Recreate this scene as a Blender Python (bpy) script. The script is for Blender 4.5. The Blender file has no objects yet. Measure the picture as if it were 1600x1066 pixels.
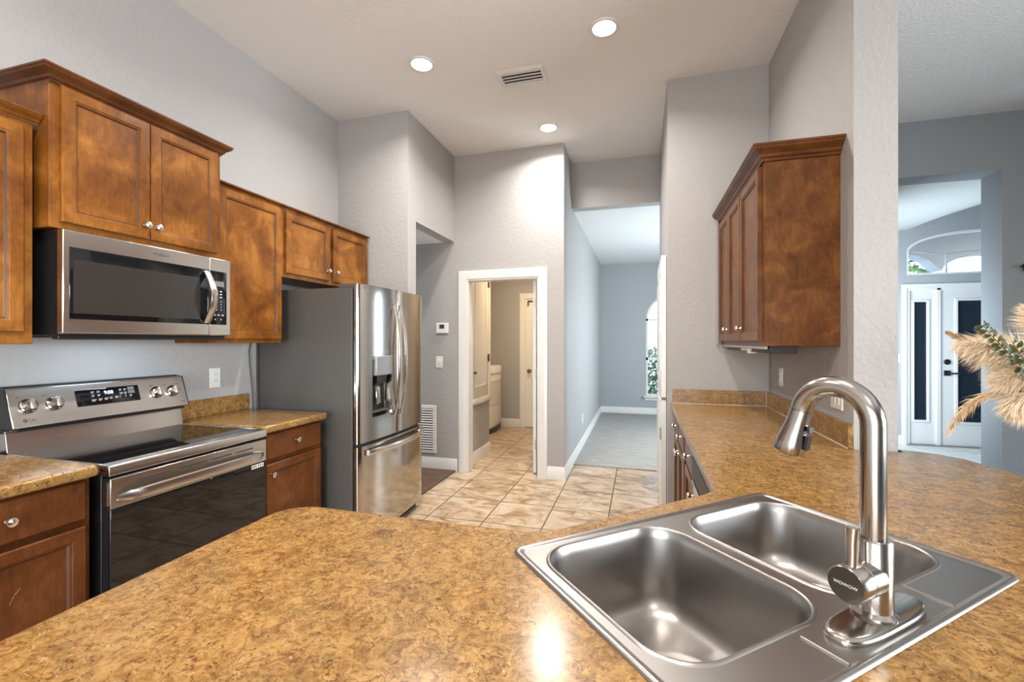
import bpy, bmesh, math, random
from mathutils import Vector, Matrix
random.seed(7)
PI = math.pi
scene = bpy.context.scene
COL = scene.collection

# ------------------------------------------------------------------ camera
cam_d = bpy.data.cameras.new('camera')
cam = bpy.data.objects.new('camera', cam_d)
COL.objects.link(cam)
cam.location = (0, 0, 1.39)
cam.rotation_euler = (PI/2, 0, math.atan(200/700))
cam_d.sensor_width = 36.0
cam_d.sensor_fit = 'HORIZONTAL'
cam_d.lens = 15.75
cam_d.clip_start = 0.02
cam_d.clip_end = 200
scene.camera = cam

# ------------------------------------------------------------------ view, world
vs = scene.view_settings
vs.view_transform = 'Standard'
vs.look = 'None'
vs.gamma = 1.0
vs.use_curve_mapping = False
vs.exposure = 0.92
scene.cycles.max_bounces = 10
scene.cycles.diffuse_bounces = 6
scene.cycles.glossy_bounces = 5
scene.cycles.transparent_max_bounces = 12
scene.cycles.sample_clamp_indirect = 6.0
scene.cycles.caustics_reflective = False
scene.cycles.caustics_refractive = False
world = bpy.data.worlds.new('world')
scene.world = world
world.use_nodes = True
wn = world.node_tree
bg = wn.nodes['Background']
sky = wn.nodes.new('ShaderNodeTexSky')
sky.sky_type = 'NISHITA'
sky.sun_disc = False
sky.sun_elevation = math.radians(50)
sky.sun_rotation = math.radians(200)
wn.links.new(sky.outputs['Color'], bg.inputs['Color'])
bg.inputs['Strength'].default_value = 0.45

def area_light(name, loc, rot, sx, sy, power, color, spread=180):
    d = bpy.data.lights.new(name, 'AREA')
    d.shape = 'RECTANGLE'
    d.size, d.size_y = sx, sy
    d.energy = power
    d.spread = math.radians(spread)
    d.color = color
    o = bpy.data.objects.new(name, d)
    COL.objects.link(o)
    o.location = loc
    o.rotation_euler = rot
    return o

DAY = (0.80, 0.92, 1.0)
# daylight from rear doors and hall window; side, foyer, dining fills are added
for k_, x_ in enumerate((-1.75, -0.62, 0.50)):
    area_light('daylight_rear_door', (x_, -4.0, 1.25), (PI/2, 0, 0), .72, 2.2, 32, (0.97, 0.98, 1.0))
area_light('fill_side', (5.45, 0.5, 1.4), (0, PI/2, 0), 1.7, 2.7, 126, (.90, .95, 1.0), 130)  # unseen fill light added to brighten the left wall and cabinets
area_light('fill_foyer', (2.10, 6.1, 1.35), (0, -PI/2, math.radians(18)), 1.3, 1.3, 55, (.72, .87, 1.0))  # hidden lamp added to lift the foyer and its jamb
area_light('fill_dining', (1.80, 6.2, 1.5), (0, PI/2, 0), 1.5, 1.7, 62, (.78, .91, 1.0))  # lamp added to brighten the hall wall, no real window behind it
area_light('daylight_hall_window', (-4.15, 4.0, 1.6), (0, -PI/2, 0), 1.2, 0.6, 12, DAY)
CAN_W = 30.0     # radiance of a ceiling light lens

# ------------------------------------------------------------------ geometry helpers
class MB:
    def __init__(s):
        s.v = []
        s.f = []
    def add(s, vs_, fs):
        n = len(s.v)
        s.v += [tuple(p) for p in vs_]
        s.f += [tuple(i+n for i in f) for f in fs]
        return s
    def box(s, x0, x1, y0, y1, z0, z1):
        v = [(x, y, z) for z in (z0, z1) for y in (y0, y1) for x in (x0, x1)]
        return s.add(v, [(0, 2, 3, 1), (4, 5, 7, 6), (0, 1, 5, 4), (2, 6, 7, 3), (0, 4, 6, 2), (1, 3, 7, 5)])
    def loft(s, rows, closed=True, cap0=False, cap1=False):
        n = len(rows[0])
        v = [p for r in rows for p in r]
        f = []
        for i in range(len(rows)-1):
            for j in range(n if closed else n-1):
                k = (j+1) % n
                f.append((i*n+j, i*n+k, (i+1)*n+k, (i+1)*n+j))
        if cap0: f.append(tuple(range(n))[::-1])
        if cap1: f.append(tuple((len(rows)-1)*n+j for j in range(n)))
        return s.add(v, f)
    def prism(s, poly, a0, a1, mp=None):
        mp = mp or (lambda u, v, w: (u, v, w))
        return s.loft([[mp(u, v, a0) for u, v in poly], [mp(u, v, a1) for u, v in poly]], True, True, True)
    def tube(s, path, r, n=14, caps=True):
        path = [Vector(p) for p in path]
        m = len(path)
        rs = r if isinstance(r, (list, tuple)) else [r]*m
        rows = []
        t0 = (path[1]-path[0]).normalized()
        up = Vector((0, 0, 1)) if abs(t0.z) < .9 else Vector((1, 0, 0))
        a = t0.cross(up).normalized()
        for i, p in enumerate(path):
            t = (path[min(i+1, m-1)]-path[max(i-1, 0)]).normalized()
            a = (a - t*a.dot(t)).normalized()
            b = t.cross(a)
            rows.append([p+(a*math.cos(2*PI*k/n)+b*math.sin(2*PI*k/n))*rs[i] for k in range(n)])
        return s.loft(rows, True, caps, caps)
    def lathe(s, prof, org, axis=(0, 0, 1), n=28, caps=True):
        ax = Vector(axis).normalized()
        up = Vector((0, 0, 1)) if abs(ax.z) < .9 else Vector((1, 0, 0))
        a = ax.cross(up).normalized()
        b = ax.cross(a)
        o = Vector(org)
        rows = [[o+ax*h+(a*math.cos(2*PI*k/n)+b*math.sin(2*PI*k/n))*max(r, 1e-4) for k in range(n)] for r, h in prof]
        return s.loft(rows, True, caps, caps)
    def framed(s, u0, u1, v0, v1, mp, layers):
        rows = []
        for ins, w in layers:
            rows.append([mp(u0+ins, v0+ins, w), mp(u1-ins, v0+ins, w), mp(u1-ins, v1-ins, w), mp(u0+ins, v1-ins, w)])
        return s.loft(rows, True, True, True)

WORG = {}
def build(name, mb, mat, parent=None, bev=0.0, seg=2, smooth=True, ang=38):
    me = bpy.data.meshes.new(name)
    if parent is not None:
        off = WORG[parent.name]
    else:
        xs = [p[0] for p in mb.v]; ys = [p[1] for p in mb.v]; zs = [p[2] for p in mb.v]
        off = Vector(((min(xs)+max(xs))/2, (min(ys)+max(ys))/2, min(zs)))
    me.from_pydata([tuple(Vector(p)-off) for p in mb.v], [], mb.f)
    bm = bmesh.new(); bm.from_mesh(me)
    bmesh.ops.recalc_face_normals(bm, faces=bm.faces)
    bm.to_mesh(me); bm.free()
    if smooth:
        for p in me.polygons: p.use_smooth = True
        me.set_sharp_from_angle(angle=math.radians(ang))
    me.materials.append(mat)
    o = bpy.data.objects.new(name, me)
    COL.objects.link(o)
    WORG[o.name] = off
    if parent is not None: o.parent = parent
    else: o.location = off
    if bev > 0:
        m = o.modifiers.new('bevel', 'BEVEL')
        m.width = bev; m.segments = seg; m.limit_method = 'ANGLE'; m.angle_limit = math.radians(40)
        m.harden_normals = False
    return o

def tag(o, label=None, cat=None, group=None, kind=None):
    if label: o['label'] = label
    if cat: o['category'] = cat
    if group: o['group'] = group
    if kind: o['kind'] = kind
    return o
def thing(name, label, cat, loc=(0, 0, 0), group=None):
    o = bpy.data.objects.new(name, None)
    COL.objects.link(o)
    o.empty_display_size = .05
    o.location = loc
    WORG[o.name] = Vector(loc)
    return tag(o, label, cat, group)
def struct(name, mb, mat, parent=None, **k):
    o = build(name, mb, mat, parent, **k)
    if parent is None: o['kind'] = 'structure'
    return o
def structroot(name, loc=(0, 0, 0), label=None):
    o = bpy.data.objects.new(name, None)
    COL.objects.link(o); o.location = loc; WORG[o.name] = Vector(loc); o['kind'] = 'structure'
    if label: o['label'] = label
    return o

def sweep(mb, prof, path, mp, closed=False):
    """prof: (offset to the right-hand side of the path, height w); path in 2D (u,v); mitred corners"""
    n = len(path)
    rows = []
    for i, p in enumerate(path):
        p = Vector(p)
        def nrm(a, b):
            d = (Vector(b)-Vector(a)).normalized()
            return Vector((d.y, -d.x))
        if closed or 0 < i < n-1:
            n1 = nrm(path[i-1], path[i]); n2 = nrm(path[i], path[(i+1) % n])
            m = (n1+n2); m = m/ (m.dot(n1) if abs(m.dot(n1)) > 1e-4 else 1)
        elif i == 0: m = nrm(path[0], path[1])
        else: m = nrm(path[-2], path[-1])
        rows.append([mp(p.x+m.x*o, p.y+m.y*o, w) for o, w in prof])
    if closed: rows.append(rows[0])
    mb.loft(rows, True, not closed, not closed)
    return mb

def rrect(cx, cy, hx, hy, r, n=6):
    r = min(r, hx-1e-4, hy-1e-4)
    out = []
    for k, (sx, sy) in enumerate(((1, 1), (-1, 1), (-1, -1), (1, -1))):
        for i in range(n+1):
            a = PI/2*k + PI/2*i/n
            out.append((cx+sx*(hx-r)+r*math.cos(a), cy+sy*(hy-r)+r*math.sin(a)))
    return out

def offset_poly(poly, d):
    """inward offset of a counter-clockwise polygon"""
    n = len(poly); out = []
    for i in range(n):
        a, b, c = Vector(poly[i-1]), Vector(poly[i]), Vector(poly[(i+1) % n])
        d1 = (b-a).normalized(); d2 = (c-b).normalized()
        n1 = Vector((-d1.y, d1.x)); n2 = Vector((-d2.y, d2.x))
        m = n1+n2
        m = m/max(m.dot(n1), .3)
        out.append((b.x+m.x*d, b.y+m.y*d))
    return out

def fill_loops(loops):
    """triangulated fill of 3D loops lying in a plane (outer loop plus holes); returns verts, faces"""
    bm = bmesh.new()
    es = []
    for lp in loops:
        vs_ = [bm.verts.new(p) for p in lp]
        for i in range(len(vs_)):
            es.append(bm.edges.new((vs_[i], vs_[(i+1) % len(vs_)])))
    bmesh.ops.triangle_fill(bm, use_beauty=True, use_dissolve=False, edges=es)
    bm.verts.index_update()
    v = [tuple(x.co) for x in bm.verts]
    f = [tuple(x.index for x in fc.verts) for fc in bm.faces]
    bm.free()
    return v, f

def text_into(mb, s, size, mp, w0=0.0005, align='LEFT'):
    cu = bpy.data.curves.new('lettering', 'FONT')
    cu.body = s; cu.size = size; cu.align_x = align; cu.align_y = 'CENTER'; cu.resolution_u = 3
    ob = bpy.data.objects.new('lettering', cu)
    COL.objects.link(ob)
    dg = bpy.context.evaluated_depsgraph_get()
    me = ob.evaluated_get(dg).to_mesh()
    mb.add([mp(v.co.x, v.co.y, w0) for v in me.vertices], [tuple(p.vertices) for p in me.polygons])
    bpy.data.objects.remove(ob); bpy.data.curves.remove(cu)
    return mb

# ------------------------------------------------------------------ materials
def S(r, g, b):
    f = lambda c: (c/255/12.92) if c/255 <= .04045 else ((c/255+.055)/1.055)**2.4
    return (f(r), f(g), f(b), 1)
def mat(name, color=(.5, .5, .5, 1), rough=.5, metal=0.0, spec=None, coat=0.0, emit=None, estr=0.0):
    m = bpy.data.materials.new(name); m.use_nodes = True
    b = m.node_tree.nodes['Principled BSDF']
    b.inputs['Base Color'].default_value = color
    b.inputs['Roughness'].default_value = rough
    b.inputs['Metallic'].default_value = metal
    if spec is not None: b.inputs['Specular IOR Level'].default_value = spec
    if coat: b.inputs['Coat Weight'].default_value = coat; b.inputs['Coat Roughness'].default_value = .12
    if emit is not None:
        b.inputs['Emission Color'].default_value = emit; b.inputs['Emission Strength'].default_value = estr
    return m
class NT:
    def __init__(s, m):
        s.t = m.node_tree; s.b = s.t.nodes['Principled BSDF']
    def n(s, typ, **k):
        nd = s.t.nodes.new(typ)
        for a, v in k.items():
            if hasattr(nd, a): setattr(nd, a, v)
        return nd
    def l(s, a, b): s.t.links.new(a, b)
    def coord(s, scale=(1, 1, 1), rot=(0, 0, 0), kind='Object'):
        if kind == 'World':
            g = s.n('ShaderNodeNewGeometry'); out = g.outputs['Position']
        else:
            g = s.n('ShaderNodeTexCoord'); out = g.outputs[kind]
        mp = s.n('ShaderNodeMapping')
        mp.inputs['Scale'].default_value = scale; mp.inputs['Rotation'].default_value = rot
        s.l(out, mp.inputs['Vector'])
        return mp.outputs['Vector']
    def noise(s, vec, scale, detail=3, rough=.5, dist=0.0):
        x = s.n('ShaderNodeTexNoise')
        x.inputs['Scale'].default_value = scale; x.inputs['Detail'].default_value = detail
        x.inputs['Roughness'].default_value = rough; x.inputs['Distortion'].default_value = dist
        s.l(vec, x.inputs['Vector'])
        return x.outputs['Fac']
    def ramp(s, fac, stops, interp='LINEAR'):
        r = s.n('ShaderNodeValToRGB'); r.color_ramp.interpolation = interp
        e = r.color_ramp.elements
        while len(e) < len(stops): e.new(.5)
        for el, (p, c) in zip(e, stops): el.position = p; el.color = c
        s.l(fac, r.inputs['Fac'])
        return r.outputs['Color']
    def mix(s, fac, a, b, blend='MIX'):
        x = s.n('ShaderNodeMix'); x.data_type = 'RGBA'; x.blend_type = blend
        for sock, val in ((x.inputs[0], fac), (x.inputs[6], a), (x.inputs[7], b)):
            if isinstance(val, (int, float)): sock.default_value = val
            elif isinstance(val, tuple): sock.default_value = val
            else: s.l(val, sock)
        return x.outputs[2]
    def bump(s, h, strength=.3, dist=.002):
        x = s.n('ShaderNodeBump'); x.inputs['Strength'].default_value = strength; x.inputs['Distance'].default_value = dist
        s.l(h, x.inputs['Height']); s.l(x.outputs['Normal'], s.b.inputs['Normal'])
G = lambda v: (v, v, v, 1)

def plaster(name, color, scale=38, strength=.26, dist=.004, rough=.6):
    m = mat(name, color, rough, spec=.25); t = NT(m)
    v = t.coord(kind='World')
    a = t.noise(v, scale, 3, .55, .4)
    k = t.ramp(a, [(.38, G(0)), (.62, G(1))])
    t.bump(k, strength, dist)
    return m
M_WALL = plaster('wall paint gray', (.385, .373, .366, 1))
M_SLATE = plaster('wall paint slate', (.235, .25, .26, 1))
M_BLUEGRAY = plaster('wall paint blue gray', (.37, .385, .40, 1))
M_CEIL = plaster('ceiling paint', (.76, .74, .715, 1), 55, .4, .003, .8)
M_CEILW = plaster('ceiling paint white', (.74, .74, .73, 1), 55, .3, .003, .8)
M_WHITE = mat('white trim paint', (.70, .69, .67, 1), .35)
M_IVORY = mat('cream door paint', (.74, .71, .65, 1), .4)
M_PLAST = mat('white plastic', (.78, .77, .74, 1), .35)
M_DARK = mat('dark slot', (.03, .03, .03, 1), .6)
M_BLACK = mat('black enamel', (.012, .012, .013, 1), .3)
M_BLACKM = mat('matte black metal', (.015, .015, .016, 1), .45, .3)
M_BGLASS = mat('black glass', (.005, .005, .006, 1), .025, spec=.6)
M_NAVY = mat('dark privacy glass', (.012, .02, .032, 1), .12, spec=.5)
M_GRAYSIDE = mat('gray appliance side', (.115, .112, .108, 1), .42, .35)
M_NICKEL = mat('satin nickel', (.74, .71, .66, 1), .22, 1)
M_BRASS = mat('aged bronze', (.16, .12, .07, 1), .3, 1)
M_HINGE = mat('hinge steel', (.4, .38, .36, 1), .4, .9)
M_CORD = mat('gray cord', (.16, .16, .16, 1), .5)
M_DISPLAY = mat('clock digits', (.2, .2, .9, 1), .4, emit=(.45, .5, 1, 1), estr=4)
M_PRINT = mat('gray panel print', (.42, .42, .43, 1), .5)
M_PRINTD = mat('dark panel print', (.08, .075, .07, 1), .5)
M_LCD = mat('gray lcd', (.17, .17, .17, 1), .3)

def wood(name, c0, c1, c2, grain=(6, 6, 1.2), rough=.33, blot=5.0):
    m = mat(name, c1, rough, spec=.22, coat=.03); t = NT(m)
    v = t.coord(kind='World')
    a = t.noise(v, blot, 4, .6, .6)
    col = t.ramp(a, [(.28, c0), (.50, c1), (.71, c2)])
    g = t.noise(t.coord(grain, kind='World'), 14, 5, .6, .8)
    gr = t.ramp(g, [(.35, G(.80)), (.65, G(1.08))])
    t.l(t.mix(1.0, col, gr, 'MULTIPLY'), t.b.inputs['Base Color'])
    return m
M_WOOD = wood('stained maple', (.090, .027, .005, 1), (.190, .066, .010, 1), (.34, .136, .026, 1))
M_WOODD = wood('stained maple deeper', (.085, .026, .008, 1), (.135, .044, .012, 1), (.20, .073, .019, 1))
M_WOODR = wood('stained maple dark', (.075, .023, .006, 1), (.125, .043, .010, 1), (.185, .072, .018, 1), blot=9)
M_CROWN = wood('stained maple crown', (.060, .019, .006, 1), (.098, .033, .009, 1), (.145, .054, .014, 1))
M_GLAZESHADE = mat('glaze and shade line', (.055, .018, .005, 1), .4)  # bead colour holds real glaze plus the shade of the panel recess
M_RAIL = mat('gray cabinet trim', (.34, .315, .30, 1), .35)
M_CAULK = mat('pale caulk', (.62, .54, .42, 1), .5)
M_TOE = mat('dark toe kick', (.03, .015, .008, 1), .6)

def steel(name, base, rough, stretch=(2, 2, 140), bump=.03):
    m = mat(name, base, rough, 1); t = NT(m)
    v = t.coord(stretch, kind='World')
    a = t.noise(v, 3, 3, .6)
    r = t.n('ShaderNodeMapRange'); r.inputs['To Min'].default_value = rough*.75; r.inputs['To Max'].default_value = rough*1.3
    t.l(a, r.inputs['Value']); t.l(r.outputs[0], t.b.inputs['Roughness'])
    t.bump(a, bump, .001)
    return m
M_STEEL = steel('brushed steel', (.64, .605, .565, 1), .22)
M_STEELV = steel('brushed steel upright grain', (.52, .49, .455, 1), .115, (90, 90, 2), .012)
M_SINK = mat('sink steel', (.37, .35, .33, 1), .33, 1)
M_FAUCET = steel('faucet steel', (.42, .395, .36, 1), .19, (160, 160, 6), .015)
M_CHROME = mat('polished steel', (.7, .68, .65, 1), .1, 1)

def counter_mat():
    m = mat('speckled tan laminate', (.4, .22, .08, 1), .2, spec=.45); t = NT(m)
    v = t.coord((1, 1, 1), kind='World')
    v2 = t.coord((1, 1, 1), (0, 0, .8), kind='World')
    a = t.noise(v, 34, 7, .70, 1.8)
    base = t.ramp(a, [(.32, (.17, .075, .020, 1)), (.44, (.34, .17, .048, 1)), (.54, (.46, .255, .078, 1)), (.72, (.56, .345, .135, 1))])
    b = t.noise(v2, 60, 6, .66, 2.6)
    dk = t.ramp(b, [(.37, G(.95)), (.46, G(0))])
    c1 = t.mix(dk, base, (.13, .052, .016, 1))
    c = t.noise(v, 85, 3, .6, 2.0)
    lt = t.ramp(c, [(.60, G(0)), (.68, G(.8))])
    c2 = t.mix(lt, c1, (.62, .43, .24, 1))
    d = t.noise(v2, 16, 4, .6, 1.0)
    c3 = t.mix(1.0, c2, t.ramp(d, [(.3, G(.50)), (.7, G(.80))]), 'MULTIPLY')
    t.l(c3, t.b.inputs['Base Color'])
    return m
M_COUNTER = counter_mat()

def tile_mat(name, cols, mortar, rough=.3):
    m = mat(name, cols[1], rough, spec=.4); t = NT(m)
    g = t.n('ShaderNodeNewGeometry')
    mp = t.n('ShaderNodeMapping')
    mp.inputs['Location'].default_value = (.70+.46*20, -3.705+.46*30, 0)
    t.l(g.outputs['Position'], mp.inputs['Vector'])
    br = t.n('ShaderNodeTexBrick')
    br.offset = 0; br.squash = 1
    br.inputs['Scale'].default_value = 1; br.inputs['Brick Width'].default_value = .46; br.inputs['Row Height'].default_value = .46
    br.inputs['Mortar Size'].default_value = .006; br.inputs['Mortar Smooth'].default_value = .3
    br.inputs['Color1'].default_value = G(.2); br.inputs['Color2'].default_value = G(.8); br.inputs['Mortar'].default_value = G(.5)
    br.inputs['Bias'].default_value = 0
    t.l(mp.outputs['Vector'], br.inputs['Vector'])
    # veins, offset for every tile so that the pattern breaks at the joints
    vm = t.n('ShaderNodeVectorMath', operation='MULTIPLY_ADD')
    t.l(br.outputs['Color'], vm.inputs[0]); vm.inputs[1].default_value = (9, 7, 5)
    mp2 = t.n('ShaderNodeMapping'); mp2.inputs['Scale'].default_value = (2.2, 3.4, 1); mp2.inputs['Rotation'].default_value = (0, 0, .35)
    t.l(g.outputs['Position'], mp2.inputs['Vector']); t.l(mp2.outputs['Vector'], vm.inputs[2])
    a = t.noise(vm.outputs[0], 1.7, 7, .66, 1.3)
    col = t.ramp(a, [(.33, cols[0]), (.44, cols[1]), (.54, cols[2]), (.70, cols[3])])
    t.l(t.mix(br.outputs['Fac'], col, mortar), t.b.inputs['Base Color'])
    t.bump(br.outputs['Fac'], -.4, .002)
    return m
M_TILE = tile_mat('travertine tile', [(.235, .145, .075, 1), (.39, .27, .16, 1), (.51, .395, .275, 1), (.60, .505, .40, 1)], (.12, .085, .055, 1))
M_TILEF = tile_mat('pale foyer tile', [(.40, .40, .38, 1), (.55, .55, .52, 1), (.62, .62, .60, 1), (.68, .68, .66, 1)], (.4, .4, .38, 1))
def carpet(name, c):
    m = mat(name, c, .95, spec=.05); t = NT(m)
    a = t.noise(t.coord(kind='World'), 180, 3, .7)
    b = t.noise(t.coord((1, 4, 1), kind='World'), 5, 3, .6)
    col = t.mix(1.0, t.ramp(a, [(.3, tuple(x*.7 for x in c[:3])+(1,)), (.7, tuple(min(1, x*1.3) for x in c[:3])+(1,))]), t.ramp(b, [(.3, G(.85)), (.7, G(1.1))]), 'MULTIPLY')
    t.l(col, t.b.inputs['Base Color']); t.bump(a, .7, .006)
    return m
M_CARPET = carpet('gray carpet', (.38, .36, .33, 1))
M_CARPETB = carpet('brown carpet', (.15, .10, .075, 1))
def leafmat(name, c0, c1):
    m = mat(name, c0, .5); t = NT(m)
    a = t.noise(t.coord(kind='World'), 7, 2)
    t.l(t.ramp(a, [(.3, c0), (.7, c1)]), t.b.inputs['Base Color'])
    return m
M_LEAF = leafmat('outdoor leaves', (.05, .13, .03, 1), (.22, .33, .10, 1))
M_EUC = leafmat('eucalyptus leaf', (.016, .024, .006, 1), (.055, .062, .020, 1))
M_EUC.node_tree.nodes['Principled BSDF'].inputs['Specular IOR Level'].default_value = .12
M_BARK = mat('bark', (.10, .07, .05, 1), .9)
M_GROUND = leafmat('lawn', (.12, .2, .06, 1), (.2, .3, .1, 1))
M_STUCCO = plaster('porch stucco', (.88, .88, .87, 1), 30)
def glass_mat():
    m = bpy.data.materials.new('window glass'); m.use_nodes = True
    t = m.node_tree; t.nodes.clear()
    o = t.nodes.new('ShaderNodeOutputMaterial'); mx = t.nodes.new('ShaderNodeMixShader')
    tr = t.nodes.new('ShaderNodeBsdfTransparent'); gl = t.nodes.new('ShaderNodeBsdfGlossy')
    gl.inputs['Roughness'].default_value = .02
    tr.inputs['Color'].default_value = (.96, .98, .98, 1)
    mx.inputs[0].default_value = .06
    t.links.new(tr.outputs[0], mx.inputs[1]); t.links.new(gl.outputs[0], mx.inputs[2]); t.links.new(mx.outputs[0], o.inputs[0])
    return m
M_GLASS = glass_mat()
M_PAMPAS = mat('cream pampas', (.84, .71, .53, 1), .8)
M_PAMPASB = mat('brown pampas', (.50, .32, .18, 1), .8)
M_REED = mat('tan reed', (.58, .42, .25, 1), .8)
M_CERAMIC = mat('white ceramic', (.75, .73, .7, 1), .3)
M_LENS = mat('lit lens', (1, 1, 1, 1), .4, emit=(1.0, .95, .88, 1), estr=CAN_W)
M_HOODLENS = mat('lit hood lens', (1, 1, 1, 1), .4, emit=(.58, .80, 1.0, 1), estr=7)
M_LAUNDRYLENS = mat('lit laundry lens', (1, 1, 1, 1), .4, emit=(1.0, .76, .48, 1), estr=62)

# ------------------------------------------------------------------ dimensions
XL = -2.61      # left wall
ZC = 3.365      # ceiling
YJ = 3.44       # fridge end wall
XJ = -1.91
YD = 4.44       # wall with the laundry door
XH = -0.73      # hall wall
YR, XR = 3.58, 0.20   # pantry block
XW, YW = 0.885, 2.26  # wall beside the counter and its free end
YF = 4.87       # foyer wall
YE = 7.20       # front door wall
ZT = 0.925      # counter top

# ------------------------------------------------------------------ shell
struct('floor', MB().box(-4.4, 5.6, -4.2, 9.4, -.12, 0), M_TILE)
struct('floor_foyer', MB().box(1.7, 5.5, 4.87, 7.2, 0, .006), M_TILEF)
struct('floor_dining', MB().box(XH, 1.83, 5.01, 8.82, 0, .012), M_CARPET)
struct('floor_hall', MB().box(-4.2, -1.888, 3.585, YD, 0, .012), M_CARPETB)
struct('floor_bounce_cut', MB().box(1.2, 5.5, -4.0, 4.87, 0, .01), carpet('dark bounce cutter', (.08, .09, .10, 1)))  # unseen dark floor added to cut light bounced onto the ceiling
struct('ceiling', MB().box(-2.75, 5.6, -4.2, 5.12, ZC, ZC+.12), M_CEIL)
struct('ceiling_dining', MB().box(XH-.12, 1.95, 5.1, 8.95, 2.87, 2.97), M_CEILW)
struct('ceiling_hall', MB().box(-4.3, -2.03, 3.585, YD, 2.45, 2.55), M_CEILW)
struct('ceiling_laundry', MB().box(-3.2, XH-.12, YD+.12, 7.1, 2.62, 2.72), M_CEILW)
struct('wall_left', MB().box(XL-.12, XL, -4.2, YJ, 0, ZC), M_WALL)
struct('wall_fridge_end', MB().box(-4.2, XJ, YJ, 3.585, 0, ZC), M_WALL)
struct('wall_hall_header', MB().box(-2.03, XJ, 3.585, YD, 2.45, ZC), M_WALL)
struct('wall_hall_end', MB().box(-4.32, -4.2, 3.585, YD, 0, 2.45), M_WALL)
DX0, DX1, DZ = -1.765, -.985, 2.045
struct('wall_back', MB().box(-4.2, DX0, YD, YD+.12, 0, ZC).box(DX1, XH, YD, YD+.12, 0, ZC).box(DX0, DX1, YD, YD+.12, DZ, ZC), M_WALL)
struct('wall_hall_right', MB().box(XH-.12, XH, YD+.12, 8.82, 0, ZC), M_WALL)
struct('wall_dining_header', MB().box(XH, 1.9, 4.97, 5.1, 2.86, ZC), M_WALL)
struct('wall_pantry', MB().box(XR, XW+.16, YR, 4.97, 0, ZC), M_WALL)
struct('wall_right', MB().box(XW, XW+.16, YW, YR, 0, ZC), M_WALL)
struct('wall_foyer', MB().box(XW+.16, 2.0, YF, 5.12, 0, ZC).box(3.0, 5.6, YF, 5.12, 0, ZC).box(2.0, 3.0, YF, 5.12, 2.87, ZC), M_SLATE)
struct('wall_foyer_left', MB().box(1.95, 2.05, 5.12, 5.5, 0, 3.3).box(1.95, 2.05, 6.9, YE, 0, 3.3).box(1.95, 2.05, 5.5, 6.9, 0, .75).box(1.95, 2.05, 5.5, 6.9, 2.45, 3.3), M_WALL)
struct('wall_foyer_right', MB().box(5.4, 5.5, 5.12, YE, 0, 3.6), M_WALL)
struct('wall_great_room_right', MB().box(5.5, 5.6, -4.2, -.9, 0, ZC).box(5.5, 5.6, 1.9, YF, 0, ZC).box(5.5, 5.6, -.9, 1.9, 0, .5).box(5.5, 5.6, -.9, 1.9, 2.3, ZC), M_WALL)
struct('wall_rear', MB().box(XL-.12, -2.2, -4.2, -4.08, 0, ZC).box(1.4, 5.6, -4.2, -4.08, 0, ZC).box(-2.2, 1.4, -4.2, -4.08, 2.45, ZC), M_WALL)
struct('wall_laundry_left', MB().box(-1.94, -1.82, YD+.12, 5.33, 0, 2.62).box(-3.2, -1.94, 5.21, 5.33, 0, 2.62), M_WALL)
struct('wall_laundry_end', MB().box(-3.2, -2.93, 5.33, 7.0, 0, 2.62).box(-3.2, XH-.12, 7.0, 7.12, 0, 2.62), M_WALL)
struct('wall_dining_right', MB().box(1.83, 1.95, 5.1, 8.82, 0, 2.97), M_WALL)

# far dining wall with an arched window opening
def arch_hole(x0, x1, z0, zs, rise, n=16):
    cx, hw = (x0+x1)/2, (x1-x0)/2
    pts = [(x0, z0), (x1, z0)]
    for i in range(n+1):
        a = PI*i/n
        pts.append((cx+hw*math.cos(a), zs+rise*math.sin(a)))
    return pts
def wall_with_hole(name, rect, hole, y0, y1, m):
    x0, x1, z0, z1 = rect
    out = [(x0, z0), (x1, z0), (x1, z1), (x0, z1)]
    mb = MB()
    for y in (y0, y1):
        mb.add(*fill_loops([[(x, y, z) for x, z in out], [(x, y, z) for x, z in hole]]))
    for lp in (out, hole):
        mb.loft([[(x, y0, z) for x, z in lp], [(x, y1, z) for x, z in lp]])
    return struct(name, mb, m, smooth=False)
W1 = arch_hole(.11, 1.01, .36, 1.80, .45)
wall_with_hole('wall_dining_end', (XH-.12, 1.95, 0, 2.97), W1, 8.82, 8.95, M_BLUEGRAY)
# front door wall with the door unit opening and the segmental transom
TX0, TX1, TZ0, TZS, TRISE = 3.42, 5.06, 2.265, 2.585, .25
wall_with_hole('wall_front', (1.95, 5.5, 2.125, 3.6), arch_hole(TX0, TX1, TZ0, TZS, TRISE, 20), YE, YE+.08, M_BLUEGRAY)
struct('wall_front_left', MB().box(1.95, TX0, YE, YE+.15, 0, 2.125), M_BLUEGRAY)
struct('wall_front_right', MB().box(TX1, 5.5, YE, YE+.15, 0, 2.125), M_BLUEGRAY)
# foyer ceiling: level along the opening, rising to the right over the front door
mb = MB(); rows = []
NX, NY = 24, 10
def fz(x): 
    t = min(max((x-3.42)/.85, 0), 1.3)
    return 2.87+.36*t
for thick in (0, .08):
    rows = []
    for j in range(NY+1):
        v = j/NY
        rows.append([(1.95+(5.5-1.95)*i/NX, 5.12+(YE-5.12)*v, 2.87*(1-v)+fz(1.95+(5.5-1.95)*i/NX)*v + thick) for i in range(NX+1)])
    mb.loft(rows, False)
struct('ceiling_foyer', mb, plaster('foyer ceiling paint', (.58, .59, .57, 1), 45, .5, .004, .8))

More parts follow.
